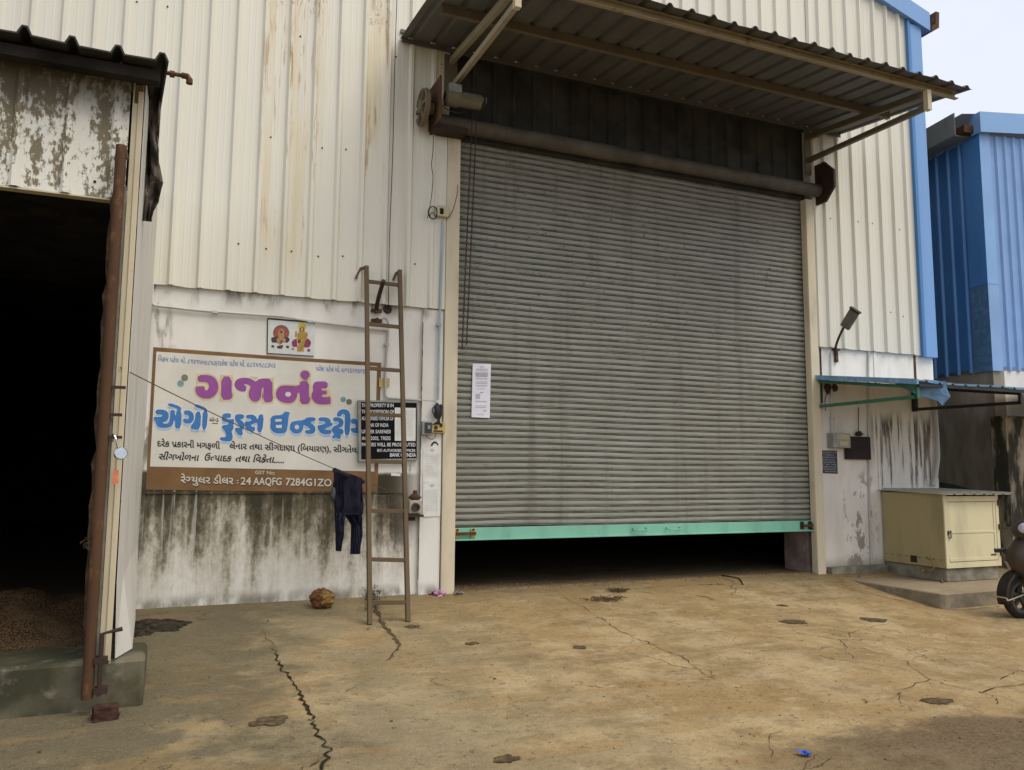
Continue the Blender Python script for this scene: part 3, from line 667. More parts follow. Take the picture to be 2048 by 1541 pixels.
# rusty sliding door leaf edge at the right of the opening
DL = thing('sliding_door', 'rusty brown sliding door edge with torn sacking at the open shed doorway', 'door', (-3.1, SY-.1, 0))
a0, a1 = S(243, 292, -.1), S(190, 1397, -.1)
m = MB(); m.tube([(a0.x, SY-.10, a0.z), (a0.x, SY-.10, a1.z)], .032, 10); m.build('edge_pipe', RUST, DL, True)
rows = []; lx = S(193, 732, -.08).x
for i in range(40):
    t = i/39; z = a1.z+(a0.z-.02-a1.z)*t; j_ = .022*noise.noise(Vector((0, t*26, 2)))+.012*noise.noise(Vector((5, t*70, 2)))
    le = min(a0.x-.03, lx+.012+j_ + (.05*max(0, t-.86)/.14)+(.03 if t < .12 else 0)); rows.append([(le, SY-.065, z), ((le+a0.x)/2, SY-.085, z), (a0.x, SY-.075, z)])
m = MB(); m.grid(rows); o = m.build('door_sheet', SACK, DL); o.modifiers.new('thickness', 'SOLIDIFY').thickness = .006
m = MB(); m.beam((a0.x+.034, SY-.075, zp+.05), (a0.x+.034, SY-.075, a0.z-.25), .016, .02, (0, 1, 0)); m.build('edge_strip', plain('grey_strip', (.17, .16, .13), .8), DL)
m = MB(); b_ = S(255, 300, -.1); m.tube([(a0.x, SY-.1, a0.z-.06), (b_.x-.01, SY-.1, b_.z), (b_.x, SY-.1, b_.z-.06)], .013, 7); m.build('top_hook', RUST, DL, True)
b_ = S(224, 1390, -.12); c_ = S(245, 1258, -.12)
m = MB(); d_ = S(205, 1268, -.12); m.tube([(d_.x, SY-.12, b_.z), (d_.x, SY-.12, d_.z), (c_.x, SY-.12, c_.z)], .013, 7)
for py in (1322, 1382): q = S(205, py, -.12); m.box((q.x-.045, SY-.13, q.z-.018), (q.x+.025, SY-.07, q.z+.018))
m.build('drop_bolt', RUSTD, DL, True)
for py, w_ in ((775, .07), (830, .05), (875, .05)): q = S(226, py, -.1); m = MB(); m.beam((q.x-.02, SY-.11, q.z), (q.x+w_, SY-.11, q.z), .016, .018); m.build('slide_bolt', RUSTD, DL)
m = MB()
for i in range(14):
    a = rs.uniform(0, 6.3); q = S(178, 1086, -.12); m.tube(bez([q, q+Vector((cos(a)*.025, 0, sin(a)*.025)), q+Vector((cos(a+1)*.045, -.01, sin(a+1)*.04))], 3), .0015, 4)
m.build('straw_knot', SACK, DL)
PLK = thing('padlock', 'round polished padlock hanging open on the shed post', 'padlock', S(238, 908, -.14))
q = S(240, 908, -.13); m = MB(); m.lathe((q.x, q.y+.012, q.z), (0.25, -1, 0.1), [(0, 0), (0, .034), (.004, .037), (.022, .037), (.026, .033), (.026, 0)], 22); m.build('lock_body', CHROME, PLK, True)
m = MB(); m.tube(bez([(q.x-.01, q.y, q.z+.03), (q.x-.028, q.y, q.z+.09), (q.x-.045, q.y+.02, q.z+.115), (q.x-.045, q.y+.03, q.z+.07)], 5), .0055, 8); m.build('shackle', CHROME, PLK, True)
q = S(231, 954, -.12); m = MB(); m.prism([(q.x-.016, q.y, q.z-.045), (q.x+.016, q.y, q.z-.04), (q.x+.014, q.y, q.z+.04), (q.x-.012, q.y, q.z+.045)], (0, .01, 0)); tag(m.build('orange_tag', plain('orange_tape', (.66, .20, .09), .7)), 'small faded orange tag stuck to the shed post below the padlock', 'tag')
TP = thing('pipe_tap', 'rusty water pipe stub with elbow poking out beside the shed roof corner', 'pipe', S(332, 146, 0))
a, b_, c_ = S(328, 146), S(368, 152), S(379, 160); m = MB(); m.tube([(a.x-.1, SY, a.z), (b_.x, SY, b_.z)], .014, 8); m.build('pipe', RUST, TP, True)
m = MB(); q = S(346, 149); m.lathe((q.x-.02, SY, q.z), (1, 0, 0), [(0, .014), (0, .022), (.03, .022), (.03, .014)], 6); m.build('union_nut', RUST, TP)
m = MB(); m.tube([(b_.x-.015, SY, b_.z), (b_.x+.02, SY, b_.z+.0), (c_.x, SY, c_.z), (c_.x, SY, c_.z-.028)], .021, 8); m.build('elbow', RUST, TP, True)
# torn black tarpaulin
left = [(318,122),(306,160),(303,215),(302,270),(300,330),(297,390),(293,442)]; right = [(332,125),(328,170),(322,210),(320,255),(316,290),(318,322),(326,362),(319,400),(305,425),(303,444)]
rows = []
for i in range(26):
    t = i/25; def_ = lambda L, t: (lambda u: (L[int(u)][0]+(L[min(int(u)+1, len(L)-1)][0]-L[int(u)][0])*(u-int(u)), L[int(u)][1]+(L[min(int(u)+1, len(L)-1)][1]-L[int(u)][1])*(u-int(u))))(t*(len(L)-1))
    l_, r_ = def_(left, t), def_(right, t); row = []
    for j in range(7):
        s_ = j/6; px = l_[0]-8+(r_[0]-l_[0]+8)*s_; py = l_[1]+(r_[1]-l_[1])*s_
        row.append(S(px+2.0*noise.noise(Vector((s_*4, t*14, 1)))*(s_ > .8), py, .35+.12*noise.noise(Vector((s_*3, t*7, 4)))))
    rows.append(row)
m = MB(); m.grid(rows); o = m.build('torn_tarpaulin', TARP); o.modifiers.new('thickness', 'SOLIDIFY').thickness = .003; tag(o, 'torn black tarpaulin strip hanging down the side of the shed', 'tarpaulin')
# ================================================================== PAINTED SIGN
SG = thing('painted_sign', 'hand painted white wall sign with brown border and purple and blue Gujarati lettering', 'sign', P(300, 980))
W_ = lambda y: (lambda px, py: P(px, py, y))
m = MB(); m.flat([[P(x, y, -.003) for x, y in ((306.8,694.6),(420,703),(560,713.5),(762.6,726),(755,985.5),(600,984),(440,982),(291.5,979.5))]]); m.build('border', BROWNP, SG)
m = MB(); m.flat([[P(x, y, -.0045) for x, y in ((312.8,703.5),(560,720.5),(754,733),(748.5,943.5),(600,940),(440,936.5),(300,933.5))]]); m.build('background', SIGNW, SG)
def z4(L): return [(280+x/8.533, 680+y/8.533) for x, y in L]
def z5(L): return [(500+x/8.533, 680+y/8.533) for x, y in L]
def z6(L): return [(280+x/8.533, 820+y/8.533) for x, y in L]
def z7(L): return [(500+x/8.533, 820+y/8.533) for x, y in L]
def ell(cx_, cy_, rx_, ry_, n_=24): return [(cx_+rx_*cos(2*pi*i/n_), cy_+ry_*sin(2*pi*i/n_)) for i in range(n_)]
GA = [z4([(985,600),(1180,600),(1270,640),(1320,710),(1345,800),(1320,900),(1260,970),(1180,1005),(1080,1005),(990,960),(945,880),(945,820),(965,795),(1105,795),(1105,850),(1130,870),(1165,845),(1180,790),(1160,740),(1110,720),(985,720)])]
GA2 = [z4([(1390,625),(1565,625),(1565,925),(1590,925),(1555,1025),(1380,1025)])]
JA = [z4([(1605,760),(1640,685),(1720,648),(1860,650),(1930,685),(1977,718),(2037,660),(2262,660),(2262,970),(2277,975),(2247,1070),(2097,1065),(2112,790),(2082,830),(2072,900),(2067,980),(2027,1040),(1972,1060),(1907,1045),(1865,985),(1850,920),(1862,860),(1892,810),(1870,775),(1800,750),(1765,768),(1820,795),(1805,885),(1720,880),(1645,840)])]
NA = [z5([(440,920),(460,850),(500,800),(560,775),(850,790),(855,700),(1010,700),(1005,970),(1030,990),(1010,1100),(850,1100),(850,905),(810,905),(800,990),(760,1050),(700,1085),(600,1080),(510,1050),(455,990)]), z5(ell(650,930,50,42))]
DO = [z5(ell(940,598,82,75))]
DA = [z5([(1070,790),(1090,735),(1140,710),(1325,710),(1325,830),(1230,830),(1215,845),(1230,865),(1315,870),(1315,930),(1240,935),(1220,960),(1250,980),(1320,978),(1370,962),(1380,1050),(1370,1105),(1180,1105),(1100,1070),(1050,990),(1050,920),(1080,865)])]
mo, mp = MB(), MB()
for g in (GA, GA2, JA, NA, DO, DA):
    o_ = smooth_poly(g[0]); mo.flat([[P(x, y, -.006) for x, y in offset_poly(g[0], 3.0)]])
    mp.flat([[P(x, y, -.0075) for x, y in smooth_poly(l)] for l in g])
mo.build('letter_outline', YELO, SG); mp.build('purple_lettering', PURP, SG)
m = MB(); m.flat([[P(x, y, -.0085) for x, y in NA[1]]]); m.build('letter_counter', SIGNW, SG)
BL = [
 [z6([(265,-5),(410,-5),(480,40),(495,105),(475,170),(430,205),(385,213),(400,235),(470,235),(500,200),(512,100),(520,0),(595,0),(595,95),(615,95),(620,10),(712,0),(705,320),(595,320),(600,180),(575,190),(560,260),(500,305),(340,310),(280,270),(260,190),(230,170),(235,115),(340,122),(385,105),(370,80),(265,82)])],
 [z6([(490,-125),(710,-50),(700,10),(625,5),(640,-20),(470,-65)])],
 [z6([(750,10),(850,10),(905,50),(925,110),(915,180),(870,230),(790,240),(740,215),(735,150),(800,150),(815,165),(838,130),(820,88),(750,85)])],
 [z6([(950,30),(1045,30),(1030,340),(910,340),(845,300),(935,190)])], [z6([(1075,-10),(1165,10),(1135,340),(1055,340)])], [z6([(945,-110),(1140,-30),(1130,15),(1075,0),(920,-55)])],
 [z6([(1405,90),(1440,60),(1550,55),(1555,140),(1480,140),(1475,155),(1520,165),(1600,150),(1610,200),(1590,240),(1600,300),(1580,350),(1560,370),(1580,420),(1585,500),(1540,545),(1370,530),(1365,465),(1450,470),(1470,440),(1450,370),(1400,310),(1390,290),(1420,260),(1500,255),(1510,225),(1470,210),(1410,200),(1395,150)])],
 [z6([(1640,75),(1775,75),(1775,150),(1720,155),(1715,175),(1760,200),(1785,260),(1775,320),(1740,350),(1760,400),(1740,440),(1690,440),(1660,400),(1620,360),(1625,300),(1700,310),(1705,280),(1660,230),(1620,170),(1620,110)])],
 [z6([(1810,85),(1930,80),(1985,120),(1995,160),(2015,160),(2030,80),(2117,80),(2087,385),(2000,385),(2005,220),(1960,230),(1890,260),(1905,290),(1965,285),(1960,375),(1850,370),(1800,310),(1790,250),(1785,200),(1880,195),(1905,170),(1890,150),(1810,150)])],
 [z7([(360,130),(400,95),(540,90),(570,60),(600,25),(690,45),(665,80),(640,320),(615,390),(540,410),(430,400),(360,350),(340,280),(355,225),(345,170)]), z7([(430,160),(540,157),(540,200),(432,203)]), z7([(440,262),(545,255),(540,315),(445,308)])],
 [z7([(675,300),(690,230),(740,190),(930,175),(960,130),(1120,125),(1115,195),(1050,200),(1040,225),(1090,260),(1120,310),(1115,370),(1070,415),(950,410),(930,350),(1030,345),(1020,320),(960,275),(910,260),(915,300),(890,370),(830,410),(750,405),(690,360)]), z7(ell(800,295,38,38))],
 [z7([(1170,125),(1320,130),(1375,170),(1382,225),(1410,225),(1415,262),(1330,300),(1280,325),(1300,343),(1390,340),(1385,420),(1240,420),(1180,370),(1150,300),(1150,265),(1240,255),(1290,225),(1270,195),(1170,200)])],
 [z7([(1420,125),(1530,130),(1590,170),(1600,230),(1570,290),(1500,315),(1590,330),(1600,400),(1540,430),(1560,480),(1510,505),(1470,470),(1420,500),(1395,460),(1440,420),(1400,370),(1400,310),(1440,275),(1500,250),(1520,220),(1500,200),(1420,200)])],
 [z7([(1480,110),(1490,50),(1530,5),(1600,-15),(1670,5),(1710,60),(1715,150),(1700,440),(1610,440),(1620,100),(1610,75),(1585,70),(1560,90),(1550,120)])],
 [z7([(1725,150),(1800,150),(1860,200),(1900,280),(1880,360),(1820,410),(1725,380),(1720,300),(1790,320),(1815,275),(1790,240),(1725,240)])]]
ms, mw, mb_ = MB(), MB(), MB(); mcn = MB()
for g in BL:
    ms.flat([[P(x-.6, y+5.2, -.0056) for x, y in smooth_poly(g[0])]]); mw.flat([[P(x, y, -.0066) for x, y in offset_poly(g[0], 1.2)]])
    mb_.flat([[P(x, y, -.0078) for x, y in smooth_poly(l)] for l in g])
    for l in g[1:]: MB().flat([[P(x, y, -.0088) for x, y in l]]).build('letter_counter', SIGNW, SG)
ms.build('letter_drop_shadow_paint', BLUL, SG); mw.build('letter_outline', WHTE, SG); mb_.build('blue_lettering', BLUP, SG); 
for (x, y, r_, mt) in ((762,648,58,OLIVE),(693,748,58,TEAL)): MB().flat([[P(*q, -.006) for q in z4(ell(x, y, r_, r_))]]).build('painted_dot', mt, SG)
for (x, y, r_, mt) in ((1590,1018,48,TEAL),(1690,1060,50,OLIVE)): MB().flat([[P(*q, -.006) for q in z5(ell(x, y, r_, r_))]]).build('painted_dot', mt, SG)
def wtext(mb, body, a, b, hpx, y, bold=.012, slant=0.0):
    A, B = P(*a, y), P(*b, y); U = P(a[0], a[1]-hpx, y)-A; U.x = 0; U.y = 0
    put_text(mb, body, A, B, U, bold, slant)
Yt = -.006
def line(nm, mt, *a, par=None, **kw): m = MB(); wtext(m, *a, **kw); return m.build(nm, mt, par or SG)
line('blue_writing', BLUT, 'િવક~મ પટેલ મો. ૮૧૪૧૫૦૯૮૫૩', (316,722.5), (431,731), 10, Yt, .012, .12); line('blue_writing', BLUT, '|રાકેશ પટેલ મો. ૯૮૨૫૧૮૮૩૫૨', (432,731), (551,736), 10, Yt, .012, .12)
line('blue_writing', BLUT, 'પરેશ પટેલ મો. ૯૭૨૬૨૧૬૭૬૨', (631,742), (735,747), 9.5, Yt, .012, .12)
line('black_writing', BLKT, 'ઍન+ડ', (418.5,844), (437,844), 8, Yt, .02); m = MB(); m.flat([[P(x, y, Yt) for x, y in ((424,846.5),(436,847),(436,848.5),(424,847.8))]]); m.build('underline', BLKT, SG)
line('black_writing', BLKT, 'દરેક પ~કારની મગફળી', (314,893), (440,898), 12.5, Yt, .026); line('black_writing', BLKT, 'લેનાર તથા સીંગદાણા (િબયારણ), સીંગતેલ,', (459,898), (717,906), 12.5, Yt, .026)
line('black_writing', BLKT, 'સીંગખોળના', (316,919), (397,922), 13, Yt, .026, .2); line('black_writing', BLKT, 'ઉત+પાદક', (408,921), (462,923.5), 13, Yt, .026, .2); line('black_writing', BLKT, 'તથા િવક~ેતા.....', (470,923.5), (568,926.5), 13, Yt, .026, .2)
for mt, dx_, dy_, y_, nm in ((BLKT, .9, 1.3, -.0055, 'writing_drop_shadow_paint'), (CRMT, 0, 0, -.0070, 'cream_writing')):
    for t_, a_, b_, h_, bo in (('રેગ+યુલર ડીલર', (361,966), (467,968.5), 14.5, .024), (':', (473,967), (477,967), 10, .03), ('24', (481,969.5), (502,969.5), 15, .02), ('AAQFG', (506,970), (563,970.5), 15, .02), ('7284G1ZO', (571,971), (663,973), 15, .02)):
        line(nm, mt, t_, (a_[0]+dx_, a_[1]+dy_), (b_[0]+dx_, b_[1]+dy_), h_, y_, bo)
line('cream_writing', CRMT, 'GST No:', (510,948.5), (550,949.5), 7, -.007, .01)
m = MB(); m.box((-3.0, -.01, P(400, 984).z-.018), (-.55, -.0, P(400, 984).z-.001)); m.build('sign_ledge', PL_L, WH)

# deity picture tile
TL = thing('picture_tile', 'square glazed tile with two small seated figures in red and gold above the painted sign', 'tile', P(580, 707))
def zt_(L): return [(510+x/13.653, 630+y/13.653) for x, y in L]
m = MB(); m.prism([P(x, y, -.012) for x, y in zt_([(345,95),(1640,190),(1610,1130),(330,1050)])], (0, .01, 0)); m.build('tile_body', plain('tile_white', (.62, .64, .60), .25, 0, .06), TL)
for L_ in ([(325,1040),(1610,1120),(1610,1142),(325,1062)], [(345,85),(1640,190),(1640,232),(345,127)], [(335,90),(362,90),(347,1050),(320,1050)]): MB().flat([[P(x, y, -.0126) for x, y in zt_(L_)]]).build('tile_edge', BLKT, TL)
def tpoly(name, L, h, y, c_):
    mt = plain('tile_'+name+h, c_, .3, 0, .35, 60)
    for l in (L if isinstance(L[0], list) else [L]): MB().flat([[P(a, b, y) for a, b in zt_(l)]]).build(name, mt, TL)
tpoly('halo', ell(715,500,222,222), 'a', -.0130, (.20,.09,.045)); tpoly('halo', ell(715,510,185,180), 'b', -.0134, (.36,.07,.045)); tpoly('halo', ell(1285,335,118,118), 'c', -.0130, (.66,.52,.04))
tpoly('throne', [[(450,620),(600,600),(840,600),(940,640),(945,700),(900,760),(470,760),(440,690)],[(450,830),(520,830),(520,900),(450,890)],[(850,840),(930,850),(920,920),(850,900)],[(590,860),(780,820),(740,930),(620,920)]], 'a', -.0137, (.055,.022,.018))
tpoly('figure', [[(640,420),(720,370),(790,420),(800,560),(790,640),(840,660),(830,750),(740,770),(680,830),(600,760),(590,660),(650,620),(630,540)]], 'a', -.0142, (.48,.26,.10))
tpoly('figure', [[(690,430),(750,430),(755,500),(690,500)],[(700,700),(760,700),(730,780),(690,820)]], 'b', -.0146, (.10,.04,.03))
tpoly('lotus', [[(1000,740),(1060,680),(1140,650),(1160,870),(1040,880),(1010,820)],[(1350,720),(1440,640),(1520,720),(1530,800),(1480,890),(1340,890)],[(1000,920),(1060,910),(1060,960),(1000,950)],[(1430,930),(1510,940),(1500,1010),(1430,1000)]], 'a', -.0137, (.27,.02,.06))
tpoly('figure', [[(1230,340),(1285,320),(1340,340),(1345,440),(1400,500),(1420,640),(1370,700),(1330,900),(1340,1000),(1150,1000),(1150,880),(1200,800),(1150,660),(1160,520),(1220,440)],[(1100,450),(1140,440),(1150,600),(1090,610)],[(1400,470),(1430,470),(1440,600),(1410,600)]], 'c', -.0141, (.44,.27,.03))
tpoly('figure', [[(1215,360),(1240,340),(1250,420),(1220,470)],[(1320,340),(1350,380),(1340,460),(1315,420)],[(1160,700),(1230,660),(1260,740),(1170,790)]], 'd', -.0145, (.13,.03,.025))
tpoly('figure', ell(1283,385,30,42), 'e', -.0146, (.55,.36,.22))

# ================================================================== NOTICE BOARD (possession notice)
NB = thing('notice_board', 'black possession notice board in a grey metal frame hung behind the ladder', 'notice board', P(776, 922, -.05))
yb = -.06; fo = [(716.5,800.5),(836.5,802.5),(836.5,920.5),(717.5,924)]; fi = [(722,804.5),(833.5,806.5),(833.5,917),(722.5,919.5)]
m = MB()
for i in range(4):
    j = (i+1) % 4; m.prism([P(*fo[i], yb), P(*fo[j], yb), P(*fi[j], yb), P(*fi[i], yb)], (0, .058, 0))
m.build('frame', GREYP, NB, bevel=.002)
m = MB(); m.prism([P(*p, yb+.008) for p in fi], (0, .04, 0)); m.build('panel', BLACKP, NB)
yt = yb+.0055
for i, (t, x1_) in enumerate((('THIS PROPERTY IS IN', 787), ('THE POSSESSION OF', 788), ('AUTHORISED OFFICER OF', 787), ('     BANK OF INDIA', 777), ('UNDER SARFAESI', 781), ('ACT 2002, TRESS', 781), ('PASSERS WILL BE PROSECUTED', 831))):
    y_ = (814.5, 827.2, 840.7, 854, 867, 880.3, 893)[i]; x0_ = 732 if t[0] == ' ' else 723.3
    line('lettering', WLET, t.strip(), (x0_, y_), (x1_, y_+.2), 7.4, yt, .016, par=NB)
line('lettering', WLET, 'B/O AUTHORISED OFFICER', (754.5,904), (831,904.4), 5.8, yt, .014, par=NB); line('lettering', WLET, 'BANK OF INDIA', (780,913.8), (832,914), 7.4, yt, .022, par=NB)
def paper(name, quad, y, mat, label, cat='paper notice', parent=None, lines=(), grp=None, seed=1):
    rows = []; rnd = random.Random(seed)
    for i in range(12):
        t = i/11; l = [quad[0][a]+(quad[3][a]-quad[0][a])*t for a in (0, 1)]; r_ = [quad[1][a]+(quad[2][a]-quad[1][a])*t for a in (0, 1)]
        rows.append([P(l[0]+(r_[0]-l[0])*s_, l[1]+(r_[1]-l[1])*s_, y-.003*noise.noise(Vector((s_*2, t*4, seed)))) for s_ in (0, .25, .5, .75, 1)])
    m = MB(); m.grid(rows); root = None
    if parent is None:
        root = thing(name, label, cat, P(quad[3][0], quad[3][1], y), grp); o = m.build('sheet', mat, root)
    else: root = parent; o = m.build('pasted_sheet', mat, parent)
    o.modifiers.new('thickness', 'SOLIDIFY').thickness = .0012
    m = MB()
    for (t0, s0, s1, h_) in lines:
        def q(s_, t): 
            l = [quad[0][a]+(quad[3][a]-quad[0][a])*t for a in (0, 1)]; r_ = [quad[1][a]+(quad[2][a]-quad[1][a])*t for a in (0, 1)]
            return P(l[0]+(r_[0]-l[0])*s_, l[1]+(r_[1]-l[1])*s_, y-.0052)
        m.flat([[q(s0, t0), q(s1, t0), q(s1, t0+h_), q(s0, t0+h_)]])
    if lines: m.build('print', INK, o if parent is not None else root)
L = [(.05,.40,.62,.012)]+[(.09+.018*i,.18,.84,.006) for i in range(3)]+[(.16+.022*i,.16,.85,.013) for i in range(4)]+[(.27,.18,.82,.012),(.33,.18,.84,.008),(.36,.18,.84,.008),(.40,.18,.84,.012),(.46,.3,.7,.008),(.525,.42,.62,.014)]+[(.56+.02*i,.2,.45,.009) for i in range(5)]+[(.69,.2,.8,.012),(.77,.2,.8,.007),(.80,.2,.8,.010),(.86,.62,.84,.012),(.93,.35,.7,.008)]
paper('paper_notice', [(945.5,727.5),(982,728.5),(979.5,836.5),(943,835)], .043, PAPERV, 'bright white long paper notice taped to the shutter slats', lines=L, seed=2)
L2 = [(.06,.4,.62,.02),(.11,.42,.6,.012)]+[(.22+.05*i,.1,.86,.006) for i in range(13)]
paper('paper_notice', [(846,893.5),(883,895.5),(882,965),(846,965.5)], -.040, PAPER, 'faded paper notice pasted on white wall just below the yellow switch box', lines=L2, grp='notices pasted on the wall', seed=3)
paper('paper_notice', [(846,966.5),(882,964),(880.5,1033),(846,1034)], -.0435, PAPER, 'faded paper notice beside the industrial socket, lower of the two pasted', lines=L2, grp='notices pasted on the wall', seed=5)
paper('board_notice', [(789.5,815.5),(831.5,816.5),(831,882.5),(789.5,882)], yb-.001, PAPER, '', parent=NB, lines=[(.1+.06*i,.1,.85,.007) for i in range(13)], seed=6)
paper('paper_scrap', [(782,946),(801,948),(801,953),(782,952)], -.003, PAPER, 'tiny torn paper scrap on stained wall under the notice board', 'paper scrap', seed=8)

# ================================================================== LADDER
LD = thing('ladder', 'rusty brown steel ladder leaning against the wall in front of the notice board', 'ladder', G(776, 1247))
lt, lb = P(733, 533, -.10), G(739.5, 1250); rt, rb = P(799.5, 541, -.10), G(816, 1244)
sideL = (rb-lb).normalized()
def at_y(a, b, py):
    lo, hi = 0.0, 1.0
    for _ in range(40):
        t = (lo+hi)/2; lo, hi = (t, hi) if proj(a+(b-a)*t)[1] < py else (lo, t)
    return a+(b-a)*lo
m = MB(); m.beam(lt, lb, .040, .043, sideL.cross(lb-lt)); m.build('rail', LADM, LD, bevel=.003)
m = MB(); m.beam(rt, rb, .040, .043, sideL.cross(lb-lt)); m.build('rail', LADM, LD, bevel=.003)
nrm = sideL.cross((lb-lt).normalized())
for yl, yr in ((563,571),(648,655),(737,742),(829,832),(923,925),(1022,1023),(1119,1121),(1206,1205)):
    a, b = at_y(lt, lb, yl), at_y(rt, rb, yr); d = (b-a).normalized(); m = MB(); m.beam(a+d*.018, b-d*.018, .030, .036, (0, 0, 1)); m.build('rung', LADM, LD, bevel=.002)
for a, hk in ((lt, ((-.06, .03, -.03), (-.10, .05, -.13))), (rt, ((-.035, .04, -.04), (-.055, .06, -.10)))):
    m = MB(); p0 = a+Vector((0, 0, -.01)); p1 = a+Vector(hk[0]); p2 = a+Vector(hk[1]); m.beam(p0, p1, .018, .03); m.beam(p1, p2, .018, .022, (0, 1, 0)); m.build('hook', LADM, LD)

# ================================================================== CONDUITS, BOXES, LAMP ARM on the left wall
def pipe(name, pxs, y, r, mat, label, cat='pipe', grp=None, clips=()):
    T = thing(name, label, cat, P(*pxs[-1], y), grp); pts = [P(a, b, y) for a, b in pxs]; q = [pts[0]]
    for i in range(1, len(pts)-1):
        a, b, c_ = pts[i-1], pts[i], pts[i+1]; e = min(.035, (b-a).length*.4, (c_-b).length*.4)
        q += [b+(a-b).normalized()*e, b+((a-b).normalized()+(c_-b).normalized())*e*.28, b+(c_-b).normalized()*e]
    q.append(pts[-1]); m = MB(); m.tube(q, r, 9); m.build('tube', mat, T, True)
    for px in clips:
        c_ = P(*px, y); m = MB(); m.box((c_.x-r*1.9, -.002, c_.z-.012), (c_.x+r*1.9, y-r*1.15, c_.z+.012)); m.build('clip', mat, T)
    return T
pipe('conduit_pipe', [(291,516),(306,517),(304,608),(312,612),(400,622),(500,629),(560,633),(650,647),(730,656),(776,660)], -.028, .014, PVC, 'long pale conduit pipe running along the top of the white plaster', clips=((430,624.5),(620,643)))
pipe('conduit_pipe', [(776,662),(771,740),(770,796),(870,803)], -.024, .013, PVCG, 'bent grey conduit pipe dropping behind the ladder and turning to the switch box', clips=((773,690),))
pipe('conduit_pipe', [(885.5,442),(879,650),(876,800)], -.07, .013, PVCB, 'straight pale blue vertical conduit pipe beside the left door jamb', clips=((878,650),))
m = MB(); a = P(758, 757, -.004); b = P(765, 775, -.016); m.box((a.x, -.002, b.z), (b.x, -.02, a.z)); a = P(771.5, 757, 0); b = P(778, 773, 0); m.box((a.x, -.002, b.z), (b.x, -.02, a.z))
tag(m.build('pipe_saddle', YEL), 'yellowed plastic pipe saddle on the wall behind the ladder', 'pipe saddle')
LA = thing('lamp_bracket', 'dark rusty lamp arm without lamp bolted to the wall behind the ladder top', 'lamp bracket', P(752, 640))
m = MB(); a = P(752, 625, -.02); m.tube(bez([a, P(755, 605, -.10), P(760, 585, -.22), P(767, 562, -.38)], 6), .022, 9); m.build('arm', RUSTD, LA, True)
for py in (622, 642): m = MB(); c_ = P(753, py, -.02); m.box((c_.x-.055, -.002, c_.z-.016), (c_.x+.055, -.045, c_.z+.016)); m.lathe((c_.x, -.045, c_.z), (0, -1, 0), [(0, .03), (.012, .026), (.012, 0)], 8); m.build('bracket', RUST, LA)
m = MB(); m.tube(bez([P(760, 640, -.03), P(770, 636, -.05), P(776, 645, -.04), P(777, 658, -.025)], 5), .011, 7); m.build('cable_loop', PVC, LA, True)
m = MB(); c_ = P(775, 619); m.lathe((c_.x, -.001, c_.z), (0, -1, 0), [(0, .05), (.012, .045), (.012, .028), (.0, .0)], 12); tag(m.build('wall_sleeve', RUSTD), 'dark stained pipe sleeve in the wall near the lamp arm', 'pipe sleeve')
# switch boxes
def boxthing(name, label, cat, q, y, dep, mat, bev=.004):
    a, b = P(*q[0], y), P(*q[1], y); T = thing(name, label, cat, (a.x, y, b.z)); m = MB(); m.box((a.x, y-dep, b.z), (b.x, y, a.z)); m.build('housing', mat, T, bevel=bev); return T, a, b
T, a, b = boxthing('isolator_switch', 'black isolator switch in a grey box beside the yellow socket box', 'switch', ((841,843.5),(861,871)), -.036, .07, GREYP)
m = MB(); m.box((a.x+.025, -.111, b.z+.016), (b.x-.008, -.106, a.z-.014)); m.build('front_plate', plain('switch_dark', (.028, .036, .034), .5), T); m = MB(); m.box((a.x+.055, -.122, b.z+.06), (b.x-.03, -.111, b.z+.10)); m.build('toggle', GREYP, T)
T, a, b = boxthing('socket_box', 'yellowed plastic socket box with black wires coming in at the top', 'socket box', ((861,845.5),(887.5,867)), -.036, .05, YEL)
m = MB(); m.box((a.x+.085, -.094, b.z+.065), (a.x+.115, -.086, b.z+.10)); m.box((a.x+.02, -.091, b.z+.012), (a.x+.12, -.086, b.z+.026)); m.lathe((a.x+.045, -.086, b.z+.055), (0, -1, 0), [(0, .022), (.006, .02), (.006, 0)], 10); m.build('socket', RUSTD, T)
m = MB()
for i, (dx_, dz_) in enumerate(((-.03, .0), (.0, .03), (.03, .02), (.015, .01))): m.tube(bez([P(874, 806, -.07), P(870+i*4, 822, -.10)+Vector((dx_, 0, 0)), P(876+i, 840, -.10), P(866+i*5, 850, -.09)], 5), .007, 6)
m.blob(P(875, 824, -.09), (.035, .03, .075), 4, .5, 2.2, 2); m.blob(P(882, 815, -.09), (.02, .02, .03), 7, .5, 2, 2); tag(m.build('wire_tangle', BLACKM, None, True), 'tangle of black taped wires above the yellow socket box', 'wires')
m = MB(); m.tube(bez([P(850, 868, -.08), P(856, 876, -.10), P(865, 879, -.10), P(871, 872, -.09), P(872, 866, -.085)], 6), .004, 6); tag(m.build('wire', WIRE), 'short dark wire loop hanging under the switch boxes', 'wire')
m = MB(); c_ = P(868, 888, -.037); rows_ = [(861,892),(864,886),(868,883),(873,884),(877,889),(876,893),(873,888),(868,887),(864,893)]; m.flat([[P(*q, -.0375) for q in rows_]]); m.build('soot_mark', BLKT, WH)
